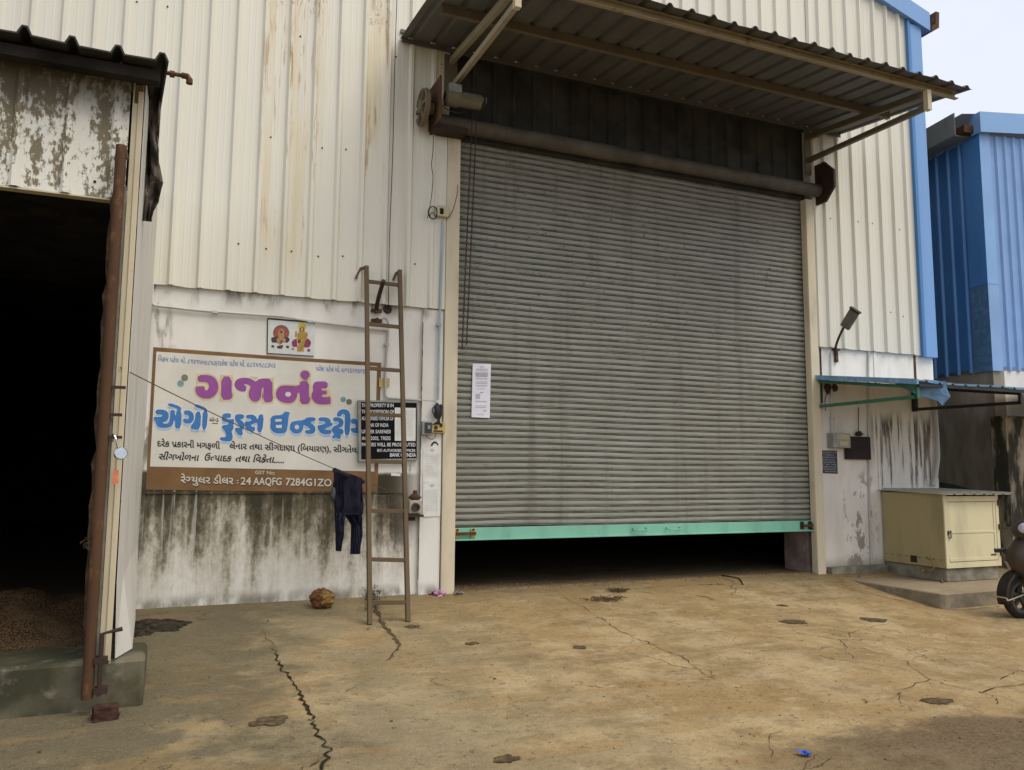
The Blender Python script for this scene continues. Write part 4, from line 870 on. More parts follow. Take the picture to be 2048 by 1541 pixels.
# industrial socket
T = thing('industrial_socket', 'small cream metal socket with round dark outlet on a rusty bracket beside the ladder', 'socket', P(830, 1030, -.036))
a, b = P(817, 1001, -.09), P(842, 1027, -.09); m = MB(); m.box((a.x, -.13, b.z), (b.x, -.036, a.z)); m.build('housing', rusty('socket_cream', (.42, .38, .30), .35, 14), T, bevel=.008)
c_ = P(831.5, 1015, -.14); m = MB(); m.lathe((c_.x, -.13, c_.z), (0, -1, 0), [(0, .045), (.03, .043), (.03, .030), (.008, .028), (.008, 0)], 18); m.build('outlet_ring', plain('ring_brown', (.06, .04, .03), .5), T, True)
m = MB(); m.box((a.x-.015, -.15, b.z-.035), (b.x+.012, -.036, b.z-.012)); m.box((a.x, -.09, b.z-.075), (b.x-.06, -.036, b.z-.035)); m.build('bracket', RUSTD, T)
m = MB(); m.blob((a.x+.065, -.085, a.z+.03), (.06, .035, .035), 3, .4, 2, 2); m.lathe((a.x+.07, -.085, a.z+.05), (0, 0, 1), [(0, .02), (.03, .024), (.05, .02), (.052, 0)], 10); m.build('cable_gland', RUST, T, True)
# junction box high on the cladding with looped cable
T, a, b = boxthing('junction_box', 'small stained cream junction box high on the cladding beside the door jamb', 'junction box', ((872,413),(895,437)), -.066, .05, CREAM)
m = MB(); m.box((a.x+.03, -.120, b.z+.02), (a.x+.07, -.116, b.z+.085)); m.build('opening', DARK, T)
m = MB(); c_ = P(866, 426, -.11); m.tube([c_+Vector((cos(t*.5)*.06*(1-t*.012), 0, sin(t*.5)*.07)) for t in range(26)], .0055, 6)
m.tube(bez([P(873, 437, -.11), P(864, 425, -.1), P(858, 436, -.1)], 5), .005, 6); tag(m.build('cable_coil', BLACKM), 'small coil of black cable at the left side of the junction box', 'cable')
m = MB(); m.tube(bez([P(868, 222, -.3), P(866, 300, -.12), P(863, 330, -.10), P(866, 355, -.10), P(862, 400, -.10), P(855, 436, -.10)], 6), .004, 6); tag(m.build('wire', WIRE), 'loose dark wire dangling from the shutter motor down to the junction box', 'wire')
m = MB(); m.tube(bez([P(896, 437, -.08), P(906, 420, -.10), P(914, 390, -.08), P(916, 370, -.08)], 6), .004, 6); tag(m.build('wire', WIRE), 'curved dark wire from the junction box to the shutter edge', 'wire')
m = MB(); m.tube(bez([P(795, -30, -.08), P(791, 80, -.08), P(788, 200, -.078), P(785, 320, -.078), P(779, 480, -.08), P(777, 610, -.05)], 6), .0045, 6); tag(m.build('wire', WIRE), 'long thin black wire running down the tall cream cladding', 'wire')
m = MB(); m.tube(bez([P(885, 213, -.42), P(900, 222, -.35), P(918, 226, -.3), P(930, 222, -.3)], 6), .006, 6); tag(m.build('wire', WIRE), 'short sagging wire under the motor tube', 'wire')
a = P(289, 497, -.05); m = MB(); m.box((a.x-.03, -.10, a.z-.1), (a.x+.03, -.035, a.z+.02)); m.box((a.x-.022, -.105, a.z-.03), (a.x+.022, -.10, a.z+.01)); tag(m.build('cable_clamp', RUSTD), 'small dark clamp box at the top left end of the white conduit', 'clamp')

# ================================================================== CLOTHESLINE AND TROUSERS
la, lb_ = S(240, 735, -.02), P(818, 997, -.10)
def line_at(t): p = la+(lb_-la)*t; p = p.copy(); p.z -= .05*4*t*(1-t)*.8; return p
m = MB(); m.tube([line_at(i/40) for i in range(41)], .0035, 6); m.tube(bez([P(818, 997, -.1), P(800, 992, -.08), P(775, 990, -.02)], 4), .003, 5); tag(m.build('clothesline', plain('brown_cord', (.10, .065, .045), .9)), 'thin brown cord stretched from the shed post to the wall socket', 'clothesline')
def t_at(px):
    lo, hi = 0.0, 1.0
    for _ in range(40):
        t = (lo+hi)/2; lo, hi = (t, hi) if proj(line_at(t))[0] < px else (lo, t)
    return lo
t0, t1 = t_at(668), t_at(725); A, B = line_at(t0), line_at(t1); YT = (A.y+B.y)/2
TR_ = thing('trousers', 'navy blue trousers with a white side stripe drying on the cord', 'trousers', A)
def leg(rows_):                                # rows: (xl, xr, y) pixels
    R_ = []
    for i, (xl, xr, y) in enumerate(rows_):
        yy = A.y+(B.y-A.y)*max(0, min(1, ((xl+xr)/2-668)/57)); l, r_ = P(xl, y, yy), P(xr, y, yy); c_ = (l+r_)/2; hw = (r_.x-l.x)/2; row = []
        for j in range(40):
            a = 2*pi*j/40; wv = 1+.45*noise.noise(Vector((a*1.9, 0, y*.006+i*.02)))+.25*noise.noise(Vector((a*4.2, 3, y*.02)))
            row.append((c_.x+hw*cos(a)*(1 if abs(cos(a)) > .9 else wv), c_.y+.045*sin(a)*wv+.035*noise.noise(Vector((a*2.2, y*.012, 2)))+.015*noise.noise(Vector((a*4, y*.05, 6))), c_.z))
        R_.append(row)
    return R_
def interp(rows_, n_=5):
    o = []
    for i in range(len(rows_)-1):
        for j in range(n_): t = j/n_; o.append(tuple(rows_[i][k_]+(rows_[i+1][k_]-rows_[i][k_])*t for k_ in range(3)))
    return o+[rows_[-1]]
m = MB()
yA, yB = proj(A)[1], proj(B)[1]
hip = interp([(668,724,yA+10),(667,724,985),(669,723,1000),(670,722,1018),(671,721,1030)])
R_ = leg(hip)
for i in range(6):                              # the waist follows the sloping cord
    for j, p in enumerate(R_[i]):
        s_ = (p[0]-A.x)/(B.x-A.x); zl = A.z+(B.z-A.z)*s_; R_[i][j] = (p[0], p[1], p[2]+(zl+.006-R_[0][0][2]-(R_[0][j][2]-R_[0][0][2]))*0 + ((zl+.008)-P(696, yA+10, YT).z)*(1-i/6))
m.grid(R_, True); m._add(R_[0], [tuple(range(40))])
m.grid(leg(interp([(671,692,1026),(671,687.5,1038),(671,685.5,1056),(671.5,684.5,1080),(672,683,1102)])), True)
m.grid(leg(interp([(688,722,1024),(697,722,1040),(703,722,1051),(702,721.5,1080),(701,721,1108)])), True)
m.build('trouser_body', NAVY, TR_, True)
m = MB(); rows = []
for i in range(8): 
    y = 972+i*3.6; p = P(716+.6*i*.5+1.2*sin(i), y, B.y-.046); rows.append([(p.x-.008, p.y, p.z), (p.x+.006, p.y-.003, p.z)])
m.grid(rows); m.build('side_stripe', WLET, TR_).modifiers.new('thickness', 'SOLIDIFY').thickness = .002
m = MB(); m.tube([line_at(t0+(t1-t0)*i/10)+Vector((0, -.02, -.012)) for i in range(11)], .022, 8); m.build('waistband', plain('navy_waistband', (.010, .010, .018), .95), TR_, True)
m = MB(); m.blob(P(666, 990, A.y), (.022, .03, .06), 5, .6, 2, 2); m.build('pocket_lining', plain('grey_lining', (.05, .05, .06), .9), TR_, True)

# ================================================================== LITTER ON THE GROUND
p = G(645, 1216); BG = MB(); BG.blob((p.x, p.y, p.z+.085), (.105, .10, .085), 3, .34, 2.5, 5)
n = NT('mustard_plastic'); a = n.noise(16, detail=6, rough=.7); b = n.noise(5, off=3)
tag(BG.build('crumpled_bag', n.out(n.mix(n.step(b, .42, .6), n.mix(n.step(a, .35, .62), (.26, .15, .03), (.50, .33, .09)), (.20, .075, .025)), .55, 0, a, 1.0, .05), None, True), 'crumpled mustard brown bundle lying at the foot of the stained wall', 'bundle')
def scraps(name, c_, spread, n_, size, mat, label, cat, seed, flat=.3, kind=None):
    rnd = random.Random(seed); m = MB()
    for i in range(n_):
        x, y = c_.x+rnd.gauss(0, spread[0]), c_.y+rnd.gauss(0, spread[1]); z = gz(x, y)+rnd.uniform(.003, flat*size+.006); s_ = size*rnd.uniform(.5, 1.3); a, b = rnd.uniform(0, 6.3), rnd.uniform(-.9, .9)
        u = Vector((cos(a), sin(a), .4*b))*s_; v = Vector((-sin(a), cos(a), b))*s_*.6; cc = Vector((x, y, z+s_*.3))
        m.grid([[cc-u-v, cc-u*.9+v*.2+Vector((0, 0, s_*.3)), cc-u+v], [cc-v*.9+Vector((0, 0, s_*.25)), cc+Vector((0, 0, s_*.5)), cc+v*.9], [cc+u-v, cc+u*1.1+Vector((0, 0, s_*.2)), cc+u+v]])
    o = m.build(name, mat); 
    if kind: o['kind'] = kind
    else: tag(o, label, cat)
    return o
scraps('pink_wrapper', G(877, 1191), (.035, .03), 16, .032, plain('pink_film', (.52, .26, .40), .5), 'crumpled pink plastic wrapper at the foot of the left door jamb', 'litter', 4)
scraps('foil_wrapper', G(915, 1190), (.02, .012), 7, .026, plain('foil', (.60, .62, .70), .3, .5), 'small shiny silver wrapper on the threshold beside the pink wrapper', 'litter', 5)
scraps('blue_wrapper', G(1610, 1512), (.012, .010), 5, .022, plain('blue_film', (.03, .10, .50), .4), 'small bright blue plastic scrap on the yard near the roadside', 'litter', 6)
def straw(name, c_, rx, ry, n_, L, seed, mat, label, r=.0025):
    rnd = random.Random(seed); m = MB()
    for i in range(n_):
        a = rnd.uniform(0, 6.3); q = sqrt(rnd.random()); x, y = c_.x+rx*q*cos(a), c_.y+ry*q*sin(a); b = rnd.uniform(0, 6.3); l = L*rnd.uniform(.4, 1.2); z = gz(x, y)+rnd.uniform(.004, .03)
        p0 = Vector((x, y, z)); p1 = p0+Vector((cos(b)*l*.5, sin(b)*l*.5, rnd.uniform(0, .015))); p2 = p0+Vector((cos(b+.5)*l, sin(b+.5)*l, rnd.uniform(-.008, .008))); m.tube([p0, p1, p2], r*rnd.uniform(.6, 1.6), 4)
    return tag(m.build(name, mat), label, 'straw')
STR = plain('straw', (.13, .085, .042), .95, 0, .5, 40, .1)
straw('straw_clump', G(1235, 1184), .11, .06, 110, .05, 3, STR, 'small heap of brown straw nearest the shutter threshold')
straw('straw_clump', G(1208, 1202), .22, .07, 130, .06, 4, STR, 'flat ring of scattered brown straw, larger one further from the threshold')
m = MB(); m.tube(bez([G(1444, 1153, .01), G(1460, 1157, .02), G(1478, 1161, .02), G(1486, 1171, .008)], 6), .008, 6); tag(m.build('twig', RUSTD), 'bent dark twig lying in front of the shutter opening', 'twig')
# husk strewn along the threshold
rnd = random.Random(11); m = MB()
for i in range(1500):
    x = .02+4.8*rnd.random()**1.7; y = rnd.gauss(.10, .13)
    if y < -.06 or y > 1.2: continue
    s_ = rnd.uniform(.005, .012); a = rnd.uniform(0, 6.3); u = Vector((cos(a), sin(a), rnd.uniform(-.5, .5)))*s_; v = Vector((-sin(a), cos(a), rnd.uniform(-.5, .5)))*s_*.6; c_ = Vector((x, y, gz(x, y)+.006+s_*.4+(.02*max(0, 1-x/1.4)*rnd.random())))
    m._add([c_-u, c_-v, c_+u, c_+v, c_+Vector((0, 0, s_*.6))], [(0, 1, 4), (1, 2, 4), (2, 3, 4), (3, 0, 4)])
m.build('husk_litter', plain('husk_chip', (.20, .125, .065), .95, 0, .5, 60, .1), kind='stuff')
# specks of grit across the yard
m = MB()
for i in range(700):
    x, y = rnd.uniform(-4, 6.5), -rnd.random()**.8*6.8
    s_ = rnd.uniform(.0015, .0045)*(2.2 if rnd.random() < .04 else 1); c_ = Vector((x, y, gz(x, y)+s_*.5)); m.box(c_-Vector((s_, s_*.8, s_*.6)), c_+Vector((s_*.8, s_, s_*.6)))
m.build('grit', plain('grit_stone', (.15, .115, .07), .95, 0, .6, 9, .1), kind='stuff')
# black soil spill by the wall foot
def soil(px, rx, ry, h, seed):
    c_ = G(*px); rows = []
    for i in range(14):
        r_ = i/13; row = []
        for j in range(44):
            a = 2*pi*j/44; e = 1+.45*noise.noise(Vector((cos(a)*2, sin(a)*2, seed))); x, y = c_.x+rx*r_*e*cos(a), c_.y+ry*r_*e*sin(a); y = min(y, -.004)
            row.append((x, y, gz(x, y)-.004+h*(1-r_)*(1+.8*noise.noise(Vector((x*14, y*14, seed))))+.008*noise.noise(Vector((x*40, y*40, 2)))))
        rows.append(row)
    return MB().grid(rows, True)
o = soil((300, 1252), .34, .26, .05, 4).build('soil_spill', SOIL, None, True); o['kind'] = 'stuff'
o = soil((272, 1268), .16, .14, .03, 9).build('soil_spill', SOIL, None, True); o['kind'] = 'stuff'
# dusty gully and weeds at the ladder foot
m = ribbon([G(748,1212), G(757,1232), G(768,1252), G(788,1276), G(800,1290), G(786,1308), G(775,1322)], .06, .02, 4, .012, .005); m.build('dark_patch', PATCH, gobj)
rnd = random.Random(5); m = MB(); lc = (.05, .085, .025)
for i in range(150):
    c_ = G(rnd.gauss(745, 6), rnd.uniform(1196, 1226)); c_.x += rnd.gauss(0, .03); h_ = rnd.uniform(.02, .12); b = rnd.uniform(0, 6.3); q = c_+Vector((cos(b)*h_*.5, sin(b)*h_*.4, h_)); s_ = rnd.uniform(.006, .014); u = Vector((cos(b+1.5), sin(b+1.5), .2))*s_
    m._add([c_+Vector((-.001, 0, 0)), c_+Vector((.001, 0, 0)), q], [(0, 1, 2)]); m._add([q-u, q+Vector((cos(b), sin(b), .5))*s_*1.8, q+u, q-Vector((0, 0, s_*.6))], [(0, 1, 2, 3)])
tag(m.build('weed', plain('weed_leaf', lc, .8, 0, .5, 40)), 'small ragged weed growing at the wall foot beside the ladder leg', 'weed')
def brick(px, size, rot, label):
    c_ = G(*px); bm_ = MB(); bm_.blob((0, 0, 0), 1, hash(label) % 7, 0.0, 1, 4); vs = []
    for v in bm_.v:
        q = Vector(v); q = Vector([max(-.62, min(.62, a)) for a in q])/.62; q = Vector((q.x*size[0]/2, q.y*size[1]/2, q.z*size[2]/2)); q *= 1+.16*noise.noise(q*22)+.08*noise.noise(q*60)
        vs.append(Matrix.Rotation(rot, 3, 'Z') @ q + c_+Vector((0, 0, size[2]/2-.004)))
    bm_.v = [tuple(v) for v in vs]; return tag(bm_.build('brick', BRICK, None, True), label, 'brick', 'loose bricks')
brick((211, 1438), (.13, .10, .075), .2, 'dark broken brick in front of the mossy shed plinth')
brick((1651, 1155), (.19, .11, .09), -.5, 'brown half brick at the foot of the right door jamb')

# ================================================================== RIGHT SIDE: lamp, meter box, signs, pipes
LM = thing('wall_lamp', 'small dusty floodlight on a curved arm above the blue awning', 'lamp', P(1671, 720))
m = MB(); m.tube(bez([P(1672, 712, -.02), P(1671, 697, -.06), P(1676, 680, -.20), P(1684, 662, -.36), P(1690, 652, -.42)], 6), .016, 8); m.build('arm', RUSTD, LM, True)
m = MB(); c_ = P(1672, 700, -.02); m.box((c_.x-.06, -.04, c_.z-.01), (c_.x+.06, -.001, c_.z+.012)); m.box((c_.x-.022, -.035, c_.z-.17), (c_.x+.022, -.001, c_.z)); m.build('bracket', RUST, LM)
h0, h1 = P(1689, 656, -.42), P(1710, 622, -.60); d = (h1-h0).normalized(); m = MB(); m.beam(h0, h1, .135, .05, Vector((-.3, -.75, .6))); m.build('lamp_head', plain('lamp_grey', (.16, .15, .125), .5, .2), LM, bevel=.012)
u = Vector((-.3, -.75, .6)); r_ = d.cross(u).normalized(); u = r_.cross(d).normalized(); m = MB(); m.beam(h0+d*.03+u*-.028, h1-d*.03+u*-.028, .105, .012, u); m.build('lamp_glass', plain('lamp_glass', (.32, .33, .30), .15), LM, bevel=.003)
m = MB(); m.beam(h1+u*.002, h1+d*.02+u*.002, .15, .062, u); m.build('end_cap', RUSTD, LM)
pipe('conduit_pipe', [(1662,704),(1662,752)], -.02, .010, PVC, 'short conduit pipe from the wall lamp down to the blue awning')
pipe('conduit_pipe', [(1663,770),(1664,868)], -.022, .016, PVC, 'grey conduit pipe under the awning running into the meter box', clips=((1664,838),))
pipe('conduit_pipe', [(1737,700),(1737,800),(1738,960),(1740,1050),(1743,1128)], -.02, .013, PVC, 'thin pale pipe running down the middle of the right plaster wall')
pipe('drain_pipe', [(1869,800),(1874,870),(1876,915),(1871,955),(1866,972)], -.05, .03, PVC, 'cream drain pipe at the right corner of the warehouse wall')
m = MB(); q = P(1655, 775, -.03); m.blob(q, (.04, .03, .09), 3, .6, 2, 2); m.blob(P(1669, 776, -.03), (.05, .03, .05), 6, .5, 2, 2); m.tube(bez([P(1655, 785, -.03), P(1650, 800, -.05), P(1652, 822, -.04)], 5), .006, 6); tag(m.build('wire_tangle', RUSTD, None, True), 'clump of dark wiring on the wall under the blue awning', 'wires')
T, a, b = boxthing('meter_box', 'grey and yellow electric meter box on the wall above the small black sign', 'meter box', ((1653,867),(1688,897)), -.003, .12, GREYP)
m = MB(); m.box((a.x+.06, -.128, b.z+.115), (b.x-.03, -.121, a.z-.015)); m.box((a.x+.10, -.128, b.z+.03), (b.x-.045, -.121, b.z+.085)); m.build('window', rusty('meter_cream', (.50, .45, .25), .1, 18), T)
m = MB(); m.box((a.x+.055, -.124, b.z+.09), (b.x-.025, -.121, b.z+.108)); m.build('divider', GREYP, T)
T, a, b = boxthing('fuse_board', 'dark brown wooden fuse board hung beside the meter box', 'fuse board', ((1687,873),(1737,920)), -.003, .05, RUSTD)
m = MB(); m.box((a.x+.015, -.06, b.z+.015), (b.x-.015, -.052, a.z-.015)); m.build('panel', plain('burnt_wood', (.030, .020, .015), .9), T); m = MB(); m.blob(P(1718, 868, -.03), (.06, .03, .03), 3, .5, 2, 2); m.tube([P(1717, 868, -.03), P(1717, 815, -.02)], .006, 6); m.build('wire_entry', RUSTD, T)
T = thing('possession_plate', 'small black printed plate fixed on the wall right of the shutter', 'sign', P(1657, 948)); q = [(1639.5,901),(1674,902),(1675.5,948),(1641,946.5)]
m = MB(); m.prism([P(*p, -.008) for p in q], (0, .007, 0)); m.build('panel', plain('plate_navy', (.016, .018, .035), .5), T)
PW = plain('plate_white', (.45, .45, .50), .7)
for i, (t, x0_, x1_) in enumerate((('THIS PROPERTY IS IN', 1642, 1672), ('THE POSSESSION OF', 1646, 1668), ('AUTHORISED OFFICER OF', 1642, 1673), ('BANK OF INDIA', 1645, 1670), ('UNDER SARFAESI', 1643, 1671), ('ACT 2002, TRESS', 1643, 1672), ('PASSERS WILL BE', 1643, 1673), ('PROSECUTED', 1647, 1672), ('BANK OF INDIA', 1650, 1674))): line('lettering', PW, t, (x0_, 906.5+i*4.75), (x1_, 907.2+i*4.75), 2.7, -.0095, .01, par=T)

# ================================================================== BLUE AWNING
AW = thing('awning', 'small blue sheet awning on green and black brackets fixed right of the shutter', 'awning', (6, -.5, 2.3))
ax0 = P(1627, 755).x; ay = -1.62; zb_, zf_ = P(1625, 756).z, X(1838, 768, 5.0).z+.02
pts = []; x = ax0; i = 0
while x < 10.0: pts += [(x, 0), (x+.10, 0), (x+.115, .02), (x+.145, .02), (x+.16, 0)]; x += .21
rows = []
for i in range(7):
    t = i/6; rows.append([(x, -.01+(ay+.01)*t, zb_+(zf_-zb_)*t+d+.012*noise.noise(Vector((x*1.5, t*3, 2)))+(.02*noise.noise(Vector((x*3.1, 5, 1))) if i == 6 else 0)) for x, d in pts])
m = MB(); m.grid(rows); n = NT('awning_blue'); a = n.noise(4, detail=5); o = m.build('roof_sheet', n.out(n.mix(n.step(a, .4, .65), (.13, .25, .38), (.24, .33, .42)), .5), AW); o.modifiers.new('thickness', 'SOLIDIFY').thickness = .004
m = MB(); m.beam((ax0-.01, -.01, zb_+.005), (ax0-.01, ay, zf_+.005), .03, .06); m.build('edge_trim', plain('edge_blue', (.22, .42, .66), .5), AW)
tear = [[(1780,764),(1850,760),(1892,763)],[(1804,774),(1856,773),(1895,778)],[(1824,783),(1862,784),(1899,794)],[(1838,792),(1872,797),(1889,808)],[(1853,794),(1876,803),(1884,812)]]
rows = [[X(px, py, 5.05+(px-1800)*.004)+Vector((.006*noise.noise(Vector((px*.1, py*.1, 1))), .03*noise.noise(Vector((px*.06, py*.1, 3))), .0)) for px, py in r] for r in tear]
m = MB()
fine = []
for i in range(len(rows)-1):
    for a_ in range(4):
        t = a_/4; rr_ = []
        for j in range(2):
            for b_ in range(4): s_ = b_/4; p = rows[i][j].lerp(rows[i][j+1], s_).lerp(rows[i+1][j].lerp(rows[i+1][j+1], s_), t); rr_.append(p+Vector((0, -.03*noise.noise(p*9), .012*noise.noise(p*17))))
        rr_.append(rows[i][2].lerp(rows[i+1][2], t)); fine.append(rr_)
m.grid(fine); o = m.build('torn_flap', plain('flap_blue', (.155, .31, .52), .5, 0, .3, 6), AW); o.modifiers.new('thickness', 'SOLIDIFY').thickness = .005
for xx, mt, w0 in ((P(1631, 790).x+.02, rusty('green_paint', (.05, .16, .09), .12, 7, .5), 818), (P(1825, 800).x, BLACKM, 824)):
    zl = P(1630, w0).z if xx < 6 else P(1825, w0).z; f = ay+.06; zz = zf_-.05
    m = MB(); m.beam((xx, -.03, zl), (xx, -.03, zb_-.02), .05, .05, (0, 1, 0)); m.build('wall_post', mt, AW)
    m = MB(); m.beam((xx, -.03, zl+.03), (xx, f, zz-.11), .035, .04); m.build('brace', mt, AW)
    m = MB(); m.beam((xx, -.03, zb_-.05), (xx, f, zz), .035, .04); m.build('arm', mt, AW)
    m = MB(); m.beam((xx, f, zz-.13), (xx, f, zz), .035, .035, (0, 1, 0)); m.build('end_post', mt, AW)
m = MB(); m.beam((ax0+.03, ay+.03, zf_-.03), (9.9, ay+.03, zf_-.03), .03, .03); m.build('front_batten', BLACKM, AW)

# ================================================================== STEP, BOOTH
m = MB(); st = [(5.16, -.001), (5.20, -1.58), (5.24, -1.62), (8.6, -1.62), (8.6, -.001)]; n = NT('step_concrete'); a = n.noise(4, detail=7, rough=.65); b = n.noise(30, detail=5); c = n.mix(n.step(a, .38, .62), (.30, .25, .17), (.20, .175, .125)); c = n.mix(n.mul(n.step(n.z, -.07, -.058), .6), c, (.30, .225, .14)); STEPM = n.out(n.mix(n.mul(n.step(b, .5, .7), .3), c, (.13, .11, .08)), .95, 0, a, .5, .015, .2)
m.prism([(x, y, -.055) for x, y in st], (0, 0, -.6)); m.build('concrete_step', STEPM, None, bevel=.012, kind='structure')
bx0, byf = 6.08, -.975; bx1 = P(2002, 1100, byf).x; bz0, bz1 = .115, X(1890, 988, bx0).z
BT = thing('metal_booth', 'cream metal cupboard booth with a padlocked door on a concrete base under the awning', 'booth', (6.5, -.5, -.05))
BOL = rusty('booth_side_paint', (.38, .32, .165), .30, 6, .6); BCR = rusty('booth_door_paint', (.68, .61, .38), .34, 6, .55)
m = MB(); m.box((bx0+.03, byf+.03, -.056), (bx1-.03, -.02, bz0)); m.build('concrete_base', CONC, BT, bevel=.01)
m = MB(); m.box((bx0, byf+.02, bz0), (bx0+.03, -.03, bz1)); m.box((bx0-.006, byf+.03, bz0+.005), (bx0-.001, -.05, bz0+.10)); m.cur = 1; m.box((bx0-.008, -.55, bz0+.03), (bx0-.0065, -.45, bz0+.115))
for i in range(9): y = byf+.06+i*.105; m.box((bx0-.010, y, bz0+.096), (bx0-.0062, y+.02, bz0+.104))
m.build('side_panel', [BOL, RUSTD], BT)
m = MB(); m.box((bx0+.03, -.05, bz0), (bx1, -.03, bz1)); m.box((bx1-.03, byf+.02, bz0), (bx1, -.05, bz1)); m.build('back_panel', BOL, BT)
m = MB(); fw = .055
m.box((bx0, byf, bz0), (bx0+fw, byf+.02, bz1)); m.box((bx1-fw, byf, bz0), (bx1, byf+.02, bz1)); m.box((bx0+fw, byf+.001, bz0), (bx1-fw, byf+.02, bz0+.07)); m.box((bx0+fw, byf+.001, bz1-.10), (bx1-fw, byf+.02, bz1-.03)); m.build('door_frame', BCR, BT, bevel=.003)
DR = MB(); DR.box((bx0+fw+.006, byf+.006, bz0+.076), (bx1-fw-.006, byf+.018, bz1-.106)); DR = DR.build('door', BCR, BT)
m = MB(); zm = (bz0+bz1)/2-.02
m.box((bx0+fw+.01, byf-.001, zm-.014), (bx1-fw-.01, byf+.0055, zm+.014)); m.box((bx0+fw+.01, byf-.001, bz0+.08), (bx1-fw-.01, byf+.0055, bz0+.12)); m.box((bx1-fw-.05, byf-.0015, bz0+.121), (bx1-fw-.012, byf+.0055, zm-.015)); m.box((bx1-fw-.05, byf-.0015, zm+.015), (bx1-fw-.012, byf+.0055, bz1-.11)); m.build('door_rail', BCR, DR, bevel=.002)
m = MB(); m.box((bx1-fw-.13, byf-.004, bz0+.14), (bx1-fw-.03, byf+.0, bz0+.155)); m.box((bx0+fw-.02, byf-.006, zm-.03), (bx0+fw+.05, byf-.001, zm+.02)); m.build('hasp', RUST, DR)
for z in (bz1-.12, zm+.05, bz0+.16): m = MB(); m.lathe((bx1-.012, byf-.01, z-.03), (0, 0, 1), [(0, 0), (0, .014), (.07, .014), (.07, 0)], 8); m.build('hinge', RUST, BT)
rows = []; pts = []; x = bx0-.05
while x < bx1+.06: pts += [(x, 0), (x+.095, 0), (x+.105, .022), (x+.14, .022), (x+.15, 0)]; x += .175
for y, z in ((-.002, bz1+.03), (byf-.10, bz1-.005)): rows.append([(x, y, z+d) for x, d in pts])
m = MB(); m.grid(rows); m.build('roof_sheet', rusty('booth_roof', (.42, .40, .33), .2, 8), BT).modifiers.new('thickness', 'SOLIDIFY').thickness = .006
q = X(1903, 1070, 0); q = P(1902, 1071, byf-.02); T = thing('padlock', 'steel padlock on the cream booth door', 'padlock', q)
m = MB(); m.prism([(q.x+dx_, q.y, q.z+dz_) for dx_, dz_ in ((-.022, .02), (.022, .02), (.024, -.02), (.012, -.045), (-.012, -.045), (-.024, -.02))], (0, .018, 0)); m.build('lock_body', CHROME, T, bevel=.004)
m = MB(); m.tube(bez([(q.x-.014, q.y+.009, q.z+.018), (q.x-.014, q.y+.009, q.z+.05), (q.x, q.y+.009, q.z+.062), (q.x+.014, q.y+.009, q.z+.05), (q.x+.014, q.y+.009, q.z+.018)], 4), .005, 7); m.build('shackle', CHROME, T, True)
def onstep(px, py, up=.0): p = Z(px, py, -.055); p.z += up; return p
m = MB(); m.tube(bez([onstep(1822, 1146, .015), onstep(1828, 1140, .06), X(1845, 1141, 6.02), onstep(1868, 1152, .05), onstep(1886, 1167, .012)], 7), .011, 8); m.tube(bez([X(1852, 1115, 6.06), X(1866, 1124, 6.0), X(1866, 1138, 6.0), X(1850, 1146, 6.02), X(1830, 1138, 6.03)], 7), .009, 8)
tag(m.build('hose', plain('straw_hose', (.27, .19, .075), .7), None, True), 'yellowish hose looped on the step beside the booth base', 'hose')

# ================================================================== BLUE BUILDING next door
NBd = thing('blue_shed', 'bright blue ribbed metal shed with grey eave standing beyond the warehouse corner', 'shed', P(1985, 745, .1))
c0 = P(1986, 741, .1); dl = Vector((sin(radians(9.5)), cos(radians(9.5)), 0)); df = Vector((dl.y, -dl.x, 0)); ZB, ZT = c0.z, P(1980, 274, .1).z; TH = P(1976, 236, .1).z-ZT
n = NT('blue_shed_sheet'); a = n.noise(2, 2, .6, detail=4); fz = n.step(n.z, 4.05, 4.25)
BS = n.out(n.mix(n.step(a, .3, .7), (.06, .215, .50), (.095, .275, .58)), .4)  # side blue kept darker, with its shade in the colour
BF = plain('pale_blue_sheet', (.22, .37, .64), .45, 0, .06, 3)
def ribwall(mb, o, d, nrm, L, z0, z1, rib, start):
    pts = [(0, 0)]; s_ = start
    while s_ < L-.06: pts += [(s_-.04, 0), (s_-.018, .03), (s_+.018, .03), (s_+.04, 0)]; s_ += rib
    pts.append((L, 0)); mb.grid([[o+d*s_+nrm*h_+Vector((0, 0, z-o.z)) for s_, h_ in pts] for z in (z0, (z0+z1)/2, z1)])
o0 = Vector((c0.x, c0.y, 0)); nl_, nf_ = -df, -dl
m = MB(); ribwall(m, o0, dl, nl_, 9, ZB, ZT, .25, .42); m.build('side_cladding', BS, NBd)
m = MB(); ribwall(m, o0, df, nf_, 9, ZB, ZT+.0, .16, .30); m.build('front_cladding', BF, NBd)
for (z0_, z1_, ma, mb2) in ((ZB-.01, P(1975, 565, .1).z, plain('corner_old_shaded', (.10, .22, .36), .5), plain('corner_old_lit', (.25, .41, .68), .5, 0, .05, 2)), (P(1975, 565, .1).z-.03, ZT+.02, BS, plain('corner_lit', (.24, .43, .74), .45, 0, .05, 2))):  # one folded flashing: shaded tone on the side, lit tone in front
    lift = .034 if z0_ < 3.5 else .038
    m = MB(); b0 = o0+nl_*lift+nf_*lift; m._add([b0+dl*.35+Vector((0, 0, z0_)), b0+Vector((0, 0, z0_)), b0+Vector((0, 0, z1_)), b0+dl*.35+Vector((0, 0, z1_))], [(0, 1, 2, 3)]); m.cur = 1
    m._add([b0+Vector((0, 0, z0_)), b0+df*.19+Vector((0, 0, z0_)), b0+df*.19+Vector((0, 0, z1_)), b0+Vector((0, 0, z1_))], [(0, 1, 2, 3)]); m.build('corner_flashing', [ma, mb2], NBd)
m = MB(); e0 = o0+nf_*.12+nl_*.08
